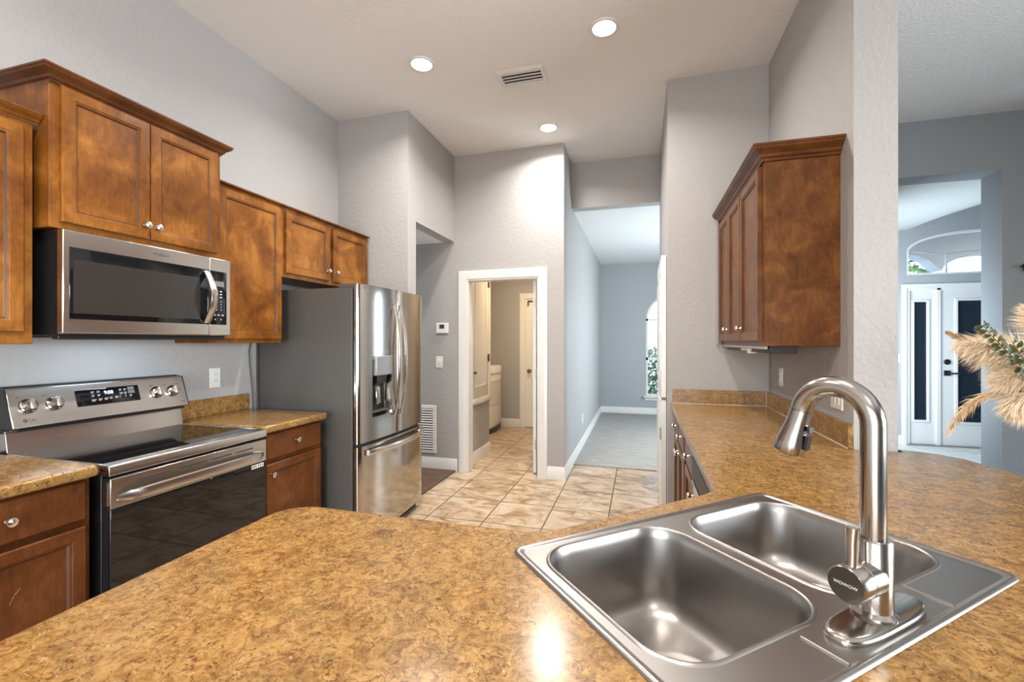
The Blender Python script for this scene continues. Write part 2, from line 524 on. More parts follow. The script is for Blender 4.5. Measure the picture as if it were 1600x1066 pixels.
# baseboards
BBP = [(0, 0), (.016, 0), (.016, .085), (.011, .10), (.009, .115), (.004, .13), (0, .13)]
def baseboard(name, path, z0=0.0):
    mb = MB(); sweep(mb, [(o, z0+w) for o, w in BBP], path, lambda u, v, w: (u, v, w))
    return struct(name, mb, M_WHITE, ang=50)
baseboard('baseboard_back', [(-4.2, YD), (-1.873, YD)])
baseboard('baseboard_hall', [(-.899, YD), (XH, YD), (XH, 8.82), (1.83, 8.82)])
baseboard('baseboard_laundry', [(-1.82, 4.6), (-1.82, 5.33), (-2.0, 5.33)])
baseboard('baseboard_laundry_end', [(-2.9, 7.0), (-1.85, 7.0)])
baseboard('baseboard_front', [(2.05, YE), (3.37, YE)])

# laundry doorway: casing and jambs
CASP = [(0, 0), (0, .012), (.02, .016), (.05, .02), (.072, .022), (.088, .016), (.088, 0)]
def casing(name, path, y, sgn=-1, m=M_WHITE):
    mb = MB(); sweep(mb, CASP, path, lambda u, v, w: (u, y+sgn*w, v))
    return struct(name, mb, m, ang=30)
# offset grows to the right of the path: walk so the opening lies on the left
casing('trim_1', [(DX1, 0), (DX1, DZ), (DX0, DZ), (DX0, 0)], YD)
mb = MB().box(DX0, DX0+.018, YD-.002, YD+.13, 0, DZ).box(DX1-.018, DX1, YD-.002, YD+.13, 0, DZ).box(DX0+.018, DX1-.018, YD-.002, YD+.13, DZ-.018, DZ)
jamb = struct('trim_2', mb, M_WHITE, bev=.002)
# the laundry's far door with its casing
root = structroot('door_1', (-1.4, 7.0, 0), 'cream panelled door at the far end of the laundry room')
ld = [(0, 0), (0, .03), (.004, .034)]
mp = lambda u, v, w: (u, 6.985-w, v)
build('leaf', MB().framed(-1.775, -1.03, .012, 2.06, mp, [(0, -.02), (0, .0)]), M_IVORY, root)
def raised_panel(x0, x1, z0, z1, mp, arch=0.0):
    mb = MB(); rows = []
    cx, hw = (x0+x1)/2, (x1-x0)/2
    for ins, w in ((0, .0005), (.006, .008), (.018, .008), (.03, .0015), (.05, .006)):
        pts = [(x0+ins, z0+ins), (x1-ins, z0+ins)]
        for i in range(9):
            a = PI*i/8
            pts.append((cx+(hw-ins)*math.cos(a), z1-ins-arch*(1-math.sin(a))))
        rows.append([mp(u, v, w) for u, v in pts])
    mb.loft(rows, True, False, True)
    return mb
for (a, b, c, d, ar) in ((-1.66, -1.15, .98, 1.93, .09), (-1.66, -1.15, .2, .86, 0)):
    build('panel', raised_panel(a, b, c, d, mp, ar), M_IVORY, root)
mb = MB().lathe([(.03, 0), (.03, .006), (.012, .01), (.012, .03), (.027, .04), (.032, .052), (.026, .064), (.008, .07)], (-1.70, 6.985, .91), (0, -1, 0), 18)
build('door_knob', mb, M_BRASS, root)
mb = MB(); sweep(mb, CASP, [(-1.03, 0), (-1.03, 2.07), (-1.778, 2.07), (-1.778, 0)], lambda u, v, w: (u, 7.0-w, v))
build('casing', mb, M_IVORY, root)
build('door_stop', MB().box(-1.72, -1.5, 6.955, 6.975, 2.02, 2.035).box(-1.73, -1.715, 6.955, 6.985, 1.95, 2.035), M_BLACKM, root)
# framed hatch door on the laundry's left wall
hx = -1.82
root = structroot('door_2', (hx, 4.97, .65), 'white arched-panel hatch door set above the laundry baseboard')
mpx = lambda u, v, w: (hx+w, u, v)
mb = MB(); sweep(mb, [(0, 0.001), (0, .014), (.02, .018), (.06, .024), (.075, .016), (.075, 0.001)], [(4.70, .73), (5.25, .73), (5.25, 2.24), (4.70, 2.24)], mpx, True)
build('casing', mb, M_IVORY, root)
build('leaf', MB().framed(4.70, 5.25, .73, 2.24, mpx, [(0, .001), (0, .012), (.003, .014)]), M_IVORY, root)
build('panel', raised_panel(4.78, 5.17, .85, 2.16, lambda u, v, w: (hx+.014+w, u, v), .12), M_IVORY, root)
build('door_knob', MB().lathe([(.012, 0), (.008, .012), (.017, .022), (.015, .034), (.004, .038)], (hx+.014, 4.745, 1.03), (1, 0, 0), 14), M_BRASS, root)
for z in (1.14, 2.05):
    build('hinge', MB().box(hx+.012, hx+.026, 5.235, 5.275, z, z+.09), M_BRASS, root)
root = structroot('door_5', (-1.057, 4.95, 0), 'white laundry door swung open inside the laundry')
lf = build('leaf', MB().box(-1.076, -1.041, 4.566, 5.32, .012, 2.02), M_WHITE, root, bev=.002)
for z in (.26, 1.0, 1.74):
    build('hinge', MB().box(-1.058, -1.038, 4.560, 4.568, z, z+.10).tube([(-1.036, 4.562, z), (-1.036, 4.562, z+.10)], .006, 8), M_HINGE, lf)
# pantry door standing open along the pantry wall
root = structroot('door_3', (.17, 4.1, 0), 'white panel door folded open against the pantry wall')
build('leaf', MB().box(.160, .197, 3.69, 4.50, .012, 2.06), M_WHITE, root, bev=.002)
for (a, b) in ((.2, .92), (1.08, 1.92)):
    build('panel', raised_panel(3.80, 4.39, a, b, lambda u, v, w: (.160-w, u, v), .06 if a > 1 else 0), M_WHITE, root)
for z in (.62, 1.16, 1.70):
    build('hinge', MB().box(.151, .160, 3.692, 3.735, z, z+.09), M_HINGE, root)
build('latch_plate', MB().box(.162, .194, 3.686, 3.69, .93, .95), M_BRASS, root)

# dining window
root = structroot('window_1', (.56, 8.85, .36), 'white arched window at the end of the dining room')
mb = MB(); mp = lambda u, v, w: (u, 8.86-w, v)
sweep(mb, [(0, 0), (-.035, 0), (-.035, .04), (0, .04)], W1, mp, True)
mb.box(.11, 1.01, 8.82, 8.86, 1.03, 1.08).box(.11, 1.01, 8.82, 8.86, 1.77, 1.81)
build('window_frame', mb, M_WHITE, root)
mb = MB()
for k in range(1, 4):
    mb.box(.11+.225*k-.006, .11+.225*k+.006, 8.85, 8.86, .38, 1.03)
for z in (.58, .80): mb.box(.11, 1.01, 8.85, 8.86, z-.006, z+.006)
build('muntin_bars', mb, M_WHITE, root)
mb = MB()
for k in range(13): 
    z = 1.12+k*.05
    mb.add([(.14, 8.832, z+.012), (.98, 8.832, z+.012), (.98, 8.85, z), (.14, 8.85, z), (.14, 8.832, z+.014), (.98, 8.832, z+.014), (.98, 8.85, z+.002), (.14, 8.85, z+.002)], [(0, 1, 2, 3), (4, 7, 6, 5), (0, 4, 5, 1), (1, 5, 6, 2), (2, 6, 7, 3), (3, 7, 4, 0)])
build('window_blind', mb, M_WHITE, root)
build('window_pane', MB().add(*fill_loops([[(x, 8.875, z) for x, z in W1]])), M_GLASS, root, smooth=False)
build('window_sill', MB().box(.06, 1.06, 8.75, 8.86, .33, .36).box(.08, 1.04, 8.80, 8.82, .27, .33), M_WHITE, root, bev=.004)

root = structroot('fill_dining_frame', (1.83, 6.2, .75), 'made-up white window frame around the added dining room light')  # unseen frame made up to dress the added dining lamp
mb = MB(); sweep(mb, [(0, .001), (0, .02), (.06, .02), (.06, .001)], [(5.35, .75), (5.35, 2.25), (7.05, 2.25), (7.05, .75)][::-1], lambda u, v, w: (1.83-w, u, v), True)
mb.box(1.81, 1.829, 6.18, 6.22, .75, 2.25)
build('window_frame', mb, M_WHITE, root)
# front door unit: sidelights, door, transom
root = structroot('door_4', (4.25, YE, 0), 'white front door with dark glass panels and sidelights')
mb = MB(); sweep(mb, [(0, 0), (0, .015), (.04, .022), (.055, .016), (.055, 0)], [(5.06, 0), (5.06, 2.09), (3.42, 2.09), (3.42, 0)], lambda u, v, w: (u, YE-w, v))
build('casing', mb, M_WHITE, root)
mb = MB().box(3.42, 3.46, YE, YE+.12, 0, 2.09).box(3.755, 3.80, YE, YE+.12, 0, 2.09).box(4.715, 4.76, YE, YE+.12, 0, 2.09).box(5.02, 5.06, YE, YE+.12, 0, 2.09).box(3.46, 5.02, YE, YE+.12, 2.06, 2.125)
build('door_frame', mb, M_WHITE, root, bev=.003)
build('threshold', MB().box(3.42, 5.06, YE-.02, YE+.12, 0.0, .018), M_HINGE, root)
def glazed(name, x0, x1, gx0, gx1, gz0, gz1, y):
    mb = MB().box(x0, x1, y, y+.045, .02, gz0).box(x0, x1, y, y+.045, gz1, 2.06).box(x0, gx0, y, y+.045, gz0, gz1).box(gx1, x1, y, y+.045, gz0, gz1)
    leaf = build(name, mb, M_WHITE, root)
    mb = MB(); sweep(mb, [(.0, 0), (0, .012), (.012, .018), (.03, .012), (.036, 0)], [(gx0, gz0), (gx0, gz1), (gx1, gz1), (gx1, gz0)][::-1], lambda u, v, w: (u, y-w, v), True)
    build('glass_bead', mb, M_WHITE, leaf)
    build('glass_panel', MB().box(gx0, gx1, y+.012, y+.02, gz0, gz1), M_NAVY, leaf)
    return leaf
glazed('sidelight', 3.46, 3.755, 3.518, 3.66, .34, 1.91, YE+.03)
glazed('sidelight', 4.76, 5.02, 4.82, 4.96, .34, 1.91, YE+.03)
leaf = glazed('leaf', 3.803, 4.712, 3.985, 4.53, .335, 1.915, YE+.02)
build('deadbolt', MB().lathe([(.036, 0), (.036, .012), (.03, .018), (.012, .02), (.012, .03), (.004, .031)], (3.872, YE+.02, 1.115), (0, -1, 0), 20), M_BLACKM, leaf)
mb = MB().box(3.838, 3.906, YE+.005, YE+.02, .935, 1.003)
mb.tube([(3.872, YE+.01, .968), (3.872, YE-.035, .968), (3.89, YE-.045, .968), (4.02, YE-.045, .968)], .011, 10)
build('lever_handle', mb, M_BLACKM, leaf, bev=.004)
TR = arch_hole(TX0, TX1, TZ0, TZS, TRISE, 20)
root = structroot('window_2', (4.24, YE+.08, 2.265), 'arched transom window above the front door')
mp = lambda u, v, w: (u, YE+.055-w, v)
mb = MB(); sweep(mb, [(0, 0), (-.028, 0), (-.028, .05), (0, .05)], TR, mp, True)
build('window_frame', mb, M_WHITE, root)
mb = MB().box(3.863, 3.879, YE+.02, YE+.04, 2.29, 2.545).box(4.61, 4.626, YE+.02, YE+.04, 2.29, 2.545)
arc = [(TX0+.02+(TX1-TX0-.04)*i/16, YE+.03, 2.53+.09*math.sin(PI*i/16)-.10*math.sin(PI*i/16)**8*0) for i in range(17)]
arc = [(3.44, YE+.03, 2.60), (3.56, YE+.03, 2.575), (3.70, YE+.03, 2.548), (3.871, YE+.03, 2.53), (4.0, YE+.03, 2.548), (4.12, YE+.03, 2.56), (4.24, YE+.03, 2.563), (4.36, YE+.03, 2.56), (4.48, YE+.03, 2.548), (4.618, YE+.03, 2.53), (4.78, YE+.03, 2.548), (4.92, YE+.03, 2.575), (5.04, YE+.03, 2.60)]
mb.tube(arc, .008, 8)
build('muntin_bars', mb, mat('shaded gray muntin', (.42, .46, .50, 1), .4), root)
build('window_pane', MB().add(*fill_loops([[(x, YE+.045, z) for x, z in TR]])), M_GLASS, root, smooth=False)

# porch beyond the front door
mb = MB().box(2.4, 6.6, 7.4, 9.7, 3.55, 3.65)
mb.loft([[(2.4, 7.36, 3.05), (6.6, 7.36, 3.05), (6.6, 7.36, 3.12), (2.4, 7.36, 3.12)], [(2.4, 9.7, 3.48), (6.6, 9.7, 3.48), (6.6, 9.7, 3.55), (2.4, 9.7, 3.55)]], True, True, True)
struct('ceiling_porch', mb, M_STUCCO)
mb = MB()
poly = [(2.6, 3.5), (2.6, 2.45), (3.2, 2.45), (3.5, 2.80), (3.9, 2.93), (4.3, 2.94), (4.6, 2.88), (4.78, 2.79), (4.90, 2.66), (4.98, 2.60), (5.02, 2.70), (5.2, 2.80), (5.5, 2.86), (5.9, 2.86), (6.3, 2.78), (6.6, 2.60), (6.65, 2.45), (7.0, 2.45), (7.0, 3.5)]
v, f = fill_loops([[(x, 9.4, z) for x, z in poly]]); mb.add(v, f)
v, f = fill_loops([[(x, 9.7, z) for x, z in poly]]); mb.add(v, f)
mb.loft([[(x, 9.4, z) for x, z in poly], [(x, 9.7, z) for x, z in poly]])
struct('porch_arch_wall', mb, M_STUCCO, smooth=False)
struct('porch_column', MB().box(2.65, 3.15, 9.4, 9.7, -.12, 2.45), M_STUCCO)
struct('ground', MB().box(-30, 40, 9.4, 60, -.3, -.12), mat('pale bounce ground', (.55, .54, .52, 1), .8))  # ground made pale to bounce light up onto the porch
def leafcloud(mb, c, rx, ry, rz, n, size):
    for _ in range(n):
        while True:
            p = Vector((random.uniform(-1, 1), random.uniform(-1, 1), random.uniform(-1, 1)))
            if .15 < p.length < 1: break
        p = Vector((c[0]+p.x*rx, c[1]+p.y*ry, c[2]+p.z*rz))
        a = Vector((random.gauss(0, 1), random.gauss(0, 1), random.gauss(0, 1))).normalized()
        b = a.orthogonal().normalized()
        s_ = size*random.uniform(.6, 1.3)
        nn = a.cross(b)*s_*.12
        mb.add([p-a*s_, p+b*s_*.45+nn, p+a*s_, p-b*s_*.45+nn], [(0, 1, 2), (0, 2, 3)])
    return mb
t = thing('tree', 'leafy green tree outside, seen through the transom over the front door', 'tree', (5.6, 14.0, -.12))
build('trunk', MB().tube([(5.6, 14, -.12), (5.65, 14, 1.6), (5.5, 14, 3.2)], [.16, .12, .08], 10), M_BARK, t)
build('crown', leafcloud(MB(), (5.7, 14, 3.9), 1.5, 1.2, 1.5, 1500, .14), M_LEAF, t, smooth=False)
t = thing('garden_shrub', 'leafy shrub outside the dining room window', 'shrub', (.65, 10.6, -.12))
build('trunk', MB().tube([(.65, 10.6, -.12), (.66, 10.6, .5)], [.05, .03], 8), M_BARK, t)
build('foliage', leafcloud(MB(), (.6, 10.6, .55), 1.2, .5, .75, 1500, .075), M_LEAF, t, smooth=False)

# ------------------------------------------------------------------ ceiling fixtures
LIGHTS = [(-1.496, 2.893, 'round recessed ceiling light nearest the left wall'),
          (-.217, 2.872, 'round recessed ceiling light to the right of the ceiling vent'),
          (-.813, 4.073, 'round recessed ceiling light closest to the laundry doorway wall'),
          (-1.45, .6, None), (-.15, .5, None), (.9, -1.6, None)]
first = None
for x, y, lab in LIGHTS:
    lab = lab or 'round recessed ceiling light over the peninsula end of the room'
    r_ = thing('recessed_light', lab, 'ceiling light', (x, y, ZC), 'recessed ceiling lights')
    if first is None:
        build('trim_ring', MB().lathe([(.068, -.002), (.072, -.008), (.088, -.007), (.092, 0), (.068, 0)], (x, y, ZC), (0, 0, 1), 36, False), M_WHITE, r_)
        build('lens', MB().lathe([(.0001, -.0035), (.068, -.0035), (.068, -.001), (.0001, -.001)], (x, y, ZC), (0, 0, 1), 36, False), M_LENS, r_)
        first = r_
        can = bpy.data.lights.new('can_lamp', 'AREA'); can.shape = 'DISK'; can.size = .13
        can.energy = 14; can.color = (1.0, .945, .885); can.spread = math.radians(150)
        lamp = bpy.data.objects.new('can_lamp', can); COL.objects.link(lamp); lamp.parent = r_; lamp.location = (0, 0, -.005)
    else:
        for ch in list(first.children):
            c = ch.copy(); COL.objects.link(c); c.parent = r_
cx, cy = -.845, 3.235
t = thing('ceiling_vent', 'white louvred air vent in the kitchen ceiling between the lights', 'air vent', (cx, cy, ZC))
mb = MB(); sweep(mb, [(0, 0), (0, -.012), (.02, -.010), (.032, -.002), (.032, 0)], [(cx-.15, cy-.075), (cx-.15, cy+.075), (cx+.15, cy+.075), (cx+.15, cy-.075)][::-1], lambda u, v, w: (u, v, ZC+w), True)
build('frame', mb, M_WHITE, t)
build('backing', MB().box(cx-.15, cx+.15, cy-.075, cy+.075, ZC-.0015, ZC-.0005), M_DARK, t)
mb = MB()
for k in range(4):
    y = cy-.055+k*.037
    mb.loft([[(xx, y-.016, ZC-.011), (xx, y+.012, ZC-.004), (xx, y+.013, ZC-.0052), (xx, y-.015, ZC-.0122)] for xx in (cx-.149, cx+.149)], True, True, True)
build('slat', mb, M_WHITE, t)

# ------------------------------------------------------------------ cabinets
def fx(sign, xf): return lambda u, v, w: (xf+sign*w, u, v)
DOORL = [(0, -.02), (0, -.004), (.004, 0), (.042, 0), (.044, -.003), (.050, -.0045), (.056, -.011)]
DRAWL = [(0, -.02), (0, -.006), (.006, 0), (.010, 0)]
def knob(parent, x, y, z, sign):
    mb = MB().lathe([(.008, 0), (.006, .004), (.0055, .012), (.013, .017), (.016, .022), (.0145, .028), (.008, .0315), (.001, .0325)], (x, y, z), (sign, 0, 0), 20)
    return build('knob', mb, M_NICKEL, parent)
def cabdoor(parent, sign, xf, y0, y1, z0, z1, m, kn=None, layers=DOORL, name='door'):
    d = build(name, MB().framed(y0, y1, z0, z1, fx(sign, xf), layers), m, parent, ang=25)
    if layers is DOORL:
        mb = MB(); fr = fx(sign, xf); q = .0505
        sweep(mb, [(0, -.0042), (-.0034, -.0078), (-.0046, -.0104), (-.002, -.0108)], [(y0+q, z0+q), (y1-q, z0+q), (y1-q, z1-q), (y0+q, z1-q)], fr, True)
        build('panel_bead', mb, M_GLAZESHADE, d)
    if kn: knob(d, xf, kn[0], kn[1], sign)
    return d
CROWN = [(0, 0), (0.006, .002), (.008, .012), (.018, .018), (.022, .03), (.040, .044), (.048, .050), (.052, .060), (.056, .062), (.056, .072), (0, .072)]
def crown(parent, path, z, m, prof=CROWN, sc=1.0):
    mb = MB(); sweep(mb, [(o*sc, z+w*sc) for o, w in prof], path, lambda u, v, w: (u, v, w))
    return build('crown_molding', mb, m, parent, ang=25)

# far left wall cabinet
t = thing('wall_cabinet', 'brown wall cabinet at the left edge, lower topped than its microwave neighbour', 'cabinet', (XL, .7, 1.378))
build('carcass', MB().box(XL, -2.30, .30, 1.178, 1.378, 2.25), M_WOOD, t, bev=.002)
cabdoor(t, 1, -2.28, .74, 1.145, 1.425, 2.225, M_WOOD)
cabdoor(t, 1, -2.28, .32, .735, 1.425, 2.225, M_WOOD)
crown(t, [(-2.30, .30), (-2.30, 1.194)], 2.242, M_WOOD, sc=.62)
# cabinet over the microwave
t = thing('wall_cabinet', 'two-door brown wall cabinet above the microwave, tallest with crown moulding', 'cabinet', (XL, 1.565, 1.842))
build('carcass', MB().box(XL, -2.24, 1.196, 1.945, 1.842, 2.43), M_WOOD, t, bev=.002)
cabdoor(t, 1, -2.22, 1.228, 1.564, 1.868, 2.415, M_WOOD, (1.540, 1.93))
cabdoor(t, 1, -2.22, 1.568, 1.918, 1.868, 2.415, M_WOOD, (1.590, 1.93))
crown(t, [(XL, 1.945), (-2.238, 1.945), (-2.238, 1.202), (XL, 1.202)][::-1], 2.415, M_CROWN, sc=.8)
# tall single-door cabinet
t = thing('wall_cabinet', 'tall single-door brown wall cabinet between microwave and refrigerator', 'cabinet', (XL, 2.2, 1.378))
build('carcass', MB().box(XL, -2.30, 1.972, 2.446, 1.378, 2.29), M_WOOD, t, bev=.002)
cabdoor(t, 1, -2.28, 1.975, 2.436, 1.402, 2.268, M_WOOD)
build('top_trim', MB().box(XL, -2.274, 1.972, 2.446, 2.29, 2.302), M_WOODD, t, bev=.003)
# over-fridge cabinet
t = thing('wall_cabinet', 'short two-door brown wall cabinet above the refrigerator', 'cabinet', (XL, 2.93, 1.83))
build('carcass', MB().box(XL, -2.30, 2.450, 3.432, 1.82, 2.29), M_WOOD, t, bev=.002)
cabdoor(t, 1, -2.28, 2.476, 2.915, 1.848, 2.258, M_WOOD, (2.888, 1.922))
cabdoor(t, 1, -2.28, 2.955, 3.392, 1.848, 2.258, M_WOOD, (2.982, 1.922))
build('top_trim', MB().box(XL, -2.274, 2.450, 3.432, 2.29, 2.302), M_WOODD, t, bev=.003)
# right wall cabinet
xf = .551
t = thing('wall_cabinet', 'three-door brown wall cabinet hung over the counter on the right wall', 'cabinet', (XW, 2.97, 1.365))
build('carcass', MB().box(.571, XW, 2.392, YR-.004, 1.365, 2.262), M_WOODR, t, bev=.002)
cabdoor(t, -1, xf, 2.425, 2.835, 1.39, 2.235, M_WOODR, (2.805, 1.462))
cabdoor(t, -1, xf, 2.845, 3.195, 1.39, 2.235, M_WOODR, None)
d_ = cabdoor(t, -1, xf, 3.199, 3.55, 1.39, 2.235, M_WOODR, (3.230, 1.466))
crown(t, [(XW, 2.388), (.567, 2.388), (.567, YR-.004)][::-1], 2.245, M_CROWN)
build('light_rail', MB().box(.575, .59, 2.41, 3.56, 1.350, 1.365), M_RAIL, t)
build('scribe_strip', MB().box(.536, .550, 3.557, YR-.0005, 1.36, 2.30), M_RAIL, t)
t = thing('under_cabinet_bar', 'dark rail with a white clip beneath the right wall cabinet', 'rail', (.68, 2.9, 1.345))
build('rail', MB().box(.60, .72, 2.42, 3.5, 1.330, 1.3648), M_BLACKM, t, bev=.002)
build('clip', MB().box(.585, .615, 2.78, 2.98, 1.335, 1.3495).box(.59, .63, 2.80, 2.84, 1.32, 1.34), M_PLAST, t, bev=.003)

# left base cabinets
def base_cab(label, y0, y1, sign, xback, xbox, xf, cols, m, z1=.885):
    t = thing('base_cabinet', label, 'cabinet', (xback, (y0+y1)/2, 0))
    a, b = sorted((xback, xbox))
    build('carcass', MB().box(a, b, y0, y1, .10, z1), M_WOODD if sign > 0 else M_WOODR, t, bev=.002)
    a, b = sorted((xback, xbox-sign*.07))
    build('toe_kick', MB().box(a, b, y0+.002, y1-.002, 0, .10), M_TOE, t)
    for (ya, yb, ky) in cols:
        cabdoor(t, sign, xf, ya, yb, .725, .868, m, ((ya+yb)/2, .80), DRAWL, 'drawer')
        cabdoor(t, sign, xf, ya, yb, .13, .700, m, (ky, .642 if sign > 0 else .66))
    return t
SCRATCH = ((.963, .519, .975, .545), (.977, .547, .990, .562))
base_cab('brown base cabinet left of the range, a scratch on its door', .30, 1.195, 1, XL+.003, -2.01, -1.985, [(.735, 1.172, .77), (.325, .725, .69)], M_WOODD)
for d_ in list(bpy.data.objects['base_cabinet'].children):
    if d_.name.startswith('door') and min(v.co.y+.7475 for v in d_.data.vertices) > .70:
        mb = MB()
        for (ya, za, yb, zb) in SCRATCH: mb.add([(-1.9957, ya, za-.001), (-1.9957, yb, zb-.0008), (-1.9957, yb, zb+.0008), (-1.9957, ya, za+.001), (-1.9962, ya, za-.001), (-1.9962, yb, zb-.0008), (-1.9962, yb, zb+.0008), (-1.9962, ya, za+.001)], [(0, 1, 2, 3), (4, 7, 6, 5), (0, 4, 5, 1), (1, 5, 6, 2), (2, 6, 7, 3), (3, 7, 4, 0)])
        build('scratch', mb, mat('bare scratched wood', (.62, .40, .26, 1), .6), d_, smooth=False)
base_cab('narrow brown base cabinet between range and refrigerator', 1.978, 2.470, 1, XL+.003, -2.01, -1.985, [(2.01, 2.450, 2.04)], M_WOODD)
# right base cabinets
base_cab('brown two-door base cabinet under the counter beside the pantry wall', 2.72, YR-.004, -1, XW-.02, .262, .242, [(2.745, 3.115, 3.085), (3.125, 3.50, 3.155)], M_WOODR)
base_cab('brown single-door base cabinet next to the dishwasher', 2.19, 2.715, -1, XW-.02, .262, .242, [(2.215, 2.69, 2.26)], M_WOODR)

# countertops on the left run
def roundtop(mb, poly, z0, z1, r=.012, hole=None, mpz=None):
    rows = [[(x, y, z0) for x, y in offset_poly(poly, .004)], [(x, y, z0+.004) for x, y in poly]]
    for k in range(5):
        a = PI/2*k/4
        rows.append([(x, y, z1-r+r*math.sin(a)) for x, y in offset_poly(poly, r*(1-math.cos(a)))])
    mb.loft(rows, True, hole is None, False)
    top = rows[-1]
    if hole is None:
        mb.add(top, [tuple(range(len(top)))])
    else:
        v, f = fill_loops([top, [(x, y, z1) for x, y in hole]]); mb.add(v, f)
        v, f = fill_loops([rows[0], [(x, y, z0) for x, y in hole]]); mb.add(v, f)
        mb.loft([[(x, y, z1) for x, y in hole], [(x, y, z0) for x, y in hole]])
    return mb
def left_top(label, y0, y1, cy0, sp):
    t = thing('countertop', label, 'countertop', (XL, (y0+y1)/2, .885))
    r = .02; cy0 = .4
    poly = [(XL+.001, y0), (-1.955-r*cy0, y0), (-1.955, y0+r*cy0), (-1.955, y1-r), (-1.955-r*.3, y1-r*.3), (-1.955-r, y1), (XL+.001, y1)]
    build('slab', roundtop(MB(), poly, .885, ZT), M_COUNTER, t, ang=50)
    if sp: build('backsplash', MB().box(XL+.001, XL+.021, sp[0], sp[1], ZT, ZT+.105), M_COUNTER, t, bev=.003)
    return t
left_top('short speckled tan countertop left of the range', .30, 1.200, 0.0, None)
left_top('short speckled tan countertop between range and refrigerator', 1.972, 2.480, 0.0, (1.985, 2.475))

# main countertop: right run, sink corner and peninsula
a0 = math.radians(42.07)
E1 = Vector((math.cos(a0), math.sin(a0))); E2 = Vector((E1.y, -E1.x)); SL = Vector((-.276, .956))
SW, SD = .845, .549
def P(s, t): 
    p = SL+E1*s+E2*t
    return (p.x, p.y)
outer = []
def arcpts(c, r, a_0, a_1, n): 
    return [(c[0]+r*math.cos(math.radians(a_0+(a_1-a_0)*i/n)), c[1]+r*math.sin(math.radians(a_0+(a_1-a_0)*i/n))) for i in range(n+1)]
# counter-clockwise
outer += [(XW-.001, YR-.001), (.222, YR-.001), (.222, 1.56)]
outer += [(.216, 1.515), (.18, 1.468)]
outer += [(-.185, 1.112), (-.225, 1.082), (-.27, 1.066)]
outer += arcpts((-.865, .97), .095, 90, 180, 7)
outer += [(-.96, .20), (-.94, .165), (-.90, .15)]
outer += [(-.30, .15), (.10, .17), (.45, .30), (.78, .55), (1.02, .88), (1.17, 1.25), (1.245, 1.62), (1.268, 1.92), (1.262, 2.08), (1.235, 2.19), (1.18, 2.262), (1.10, 2.30), (1.043, 2.315)]
outer += [(XW+.165, 2.318), (XW+.165, YW-.003), (XW-.001, YW-.003)]
hole = [P(s, t_) for s, t_ in rrect(SW/2, SD/2, SW/2-.012, SD/2-.012, .02, 4)]
t = thing('countertop', 'long speckled tan countertop with the sink, running along the right wall to the pantry', 'countertop', (.3, 1.2, .885))
build('slab', roundtop(MB(), outer, .887, ZT, .010, hole), M_COUNTER, t, ang=50)
build('backsplash', MB().box(.236, XW-.022, YR-.021, YR-.001, ZT, ZT+.105), M_COUNTER, t, bev=.002)
build('backsplash', MB().box(XW-.021, XW-.001, YW+.0, YR-.001, ZT, ZT+.105), M_COUNTER, t, bev=.002)
build('caulk_line', MB().tube([(.236, YR-.0225, ZT+.0012), (XW-.0225, YR-.0225, ZT+.0012), (XW-.0225, YW, ZT+.0012)], .0022, 6), M_CAULK, t)
build('caulk_line', MB().tube([(XW-.0225, YR-.0225, ZT+.002), (XW-.0225, YR-.0225, ZT+.106)], .0022, 6), M_CAULK, t)
# base under the peninsula (hollow below the sink)
t = thing('base_cabinet', 'peninsula base cabinet carrying the sink counter', 'cabinet', (-.2, .8, 0))
inner_side = [(.262, 1.54), (-.17, 1.07), (-.27, 1.026), (-.86, 1.026), (-.92, .97), (-.92, .40), (.05, .40), (.45, .50), (.78, .80), (.93, 1.15), (1.02, 1.60), (1.02, 2.2), (.872, 2.2), (.872, 1.585), (.262, 1.58)]
mb = MB(); o_in = offset_poly(inner_side, .02)
mb.loft([[(x, y, .1) for x, y in inner_side], [(x, y, .886) for x, y in inner_side], [(x, y, .886) for x, y in o_in], [(x, y, .1) for x, y in o_in], [(x, y, .1) for x, y in inner_side]])
v, f = fill_loops([[(x, y, .12) for x, y in inner_side]]); mb.add(v, f)
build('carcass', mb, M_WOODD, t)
mb = MB().prism(offset_poly(inner_side, .07), 0, .1); build('toe_kick', mb, M_TOE, t)

# ------------------------------------------------------------------ dishwasher
t = thing('dishwasher', 'stainless dishwasher with a dark control strip under the right counter', 'dishwasher', (.55, 1.88, 0))
build('tub', MB().box(.27, .84, 1.595, 2.185, .10, .88), M_GRAYSIDE, t)
build('base', MB().box(.33, .84, 1.60, 2.18, 0, .10), M_BLACK, t)
d_ = build('door', MB().box(.232, .27, 1.595, 2.185, .12, .775), M_STEEL, t, bev=.005)
build('handle', MB().box(.222, .234, 1.63, 2.15, .758, .772), M_STEEL, d_, bev=.003)
build('control_strip', MB().box(.226, .27, 1.60, 2.18, .780, .872), M_BLACKM, t, bev=.003)

# ------------------------------------------------------------------ sink
t = thing('kitchen_sink', 'stainless double-bowl drop-in sink set diagonally in the counter', 'sink', (SL.x+.3, SL.y, ZT))
def L3(pts, z): return [P(s, q)+(z,) for s, q in pts]
B1 = (.2215, .242, .1795, .203, .085)
B2 = (.632, .252, .184, .200, .085)
rim = lambda d: rrect(SW/2, SD/2, SW/2-d, SD/2-d, .022, 5)
mb = MB()
rows = [L3(rim(0), ZT+.0005), L3(rim(.001), ZT+.004), L3(rim(.005), ZT+.0065), L3(rim(.010), ZT+.006), L3(rim(.014), ZT+.0028), L3(rim(.018), ZT+.002)]
mb.loft(rows)
def bl(b, d, z, rr=None): return L3(rrect(b[0], b[1], b[2]-d, b[3]-d, max((rr or b[4])-d*.6, .02), 8), z)
v, f = fill_loops([rows[-1], bl(B1, -.008, ZT+.002), bl(B2, -.008, ZT+.002)]); mb.add(v, f)
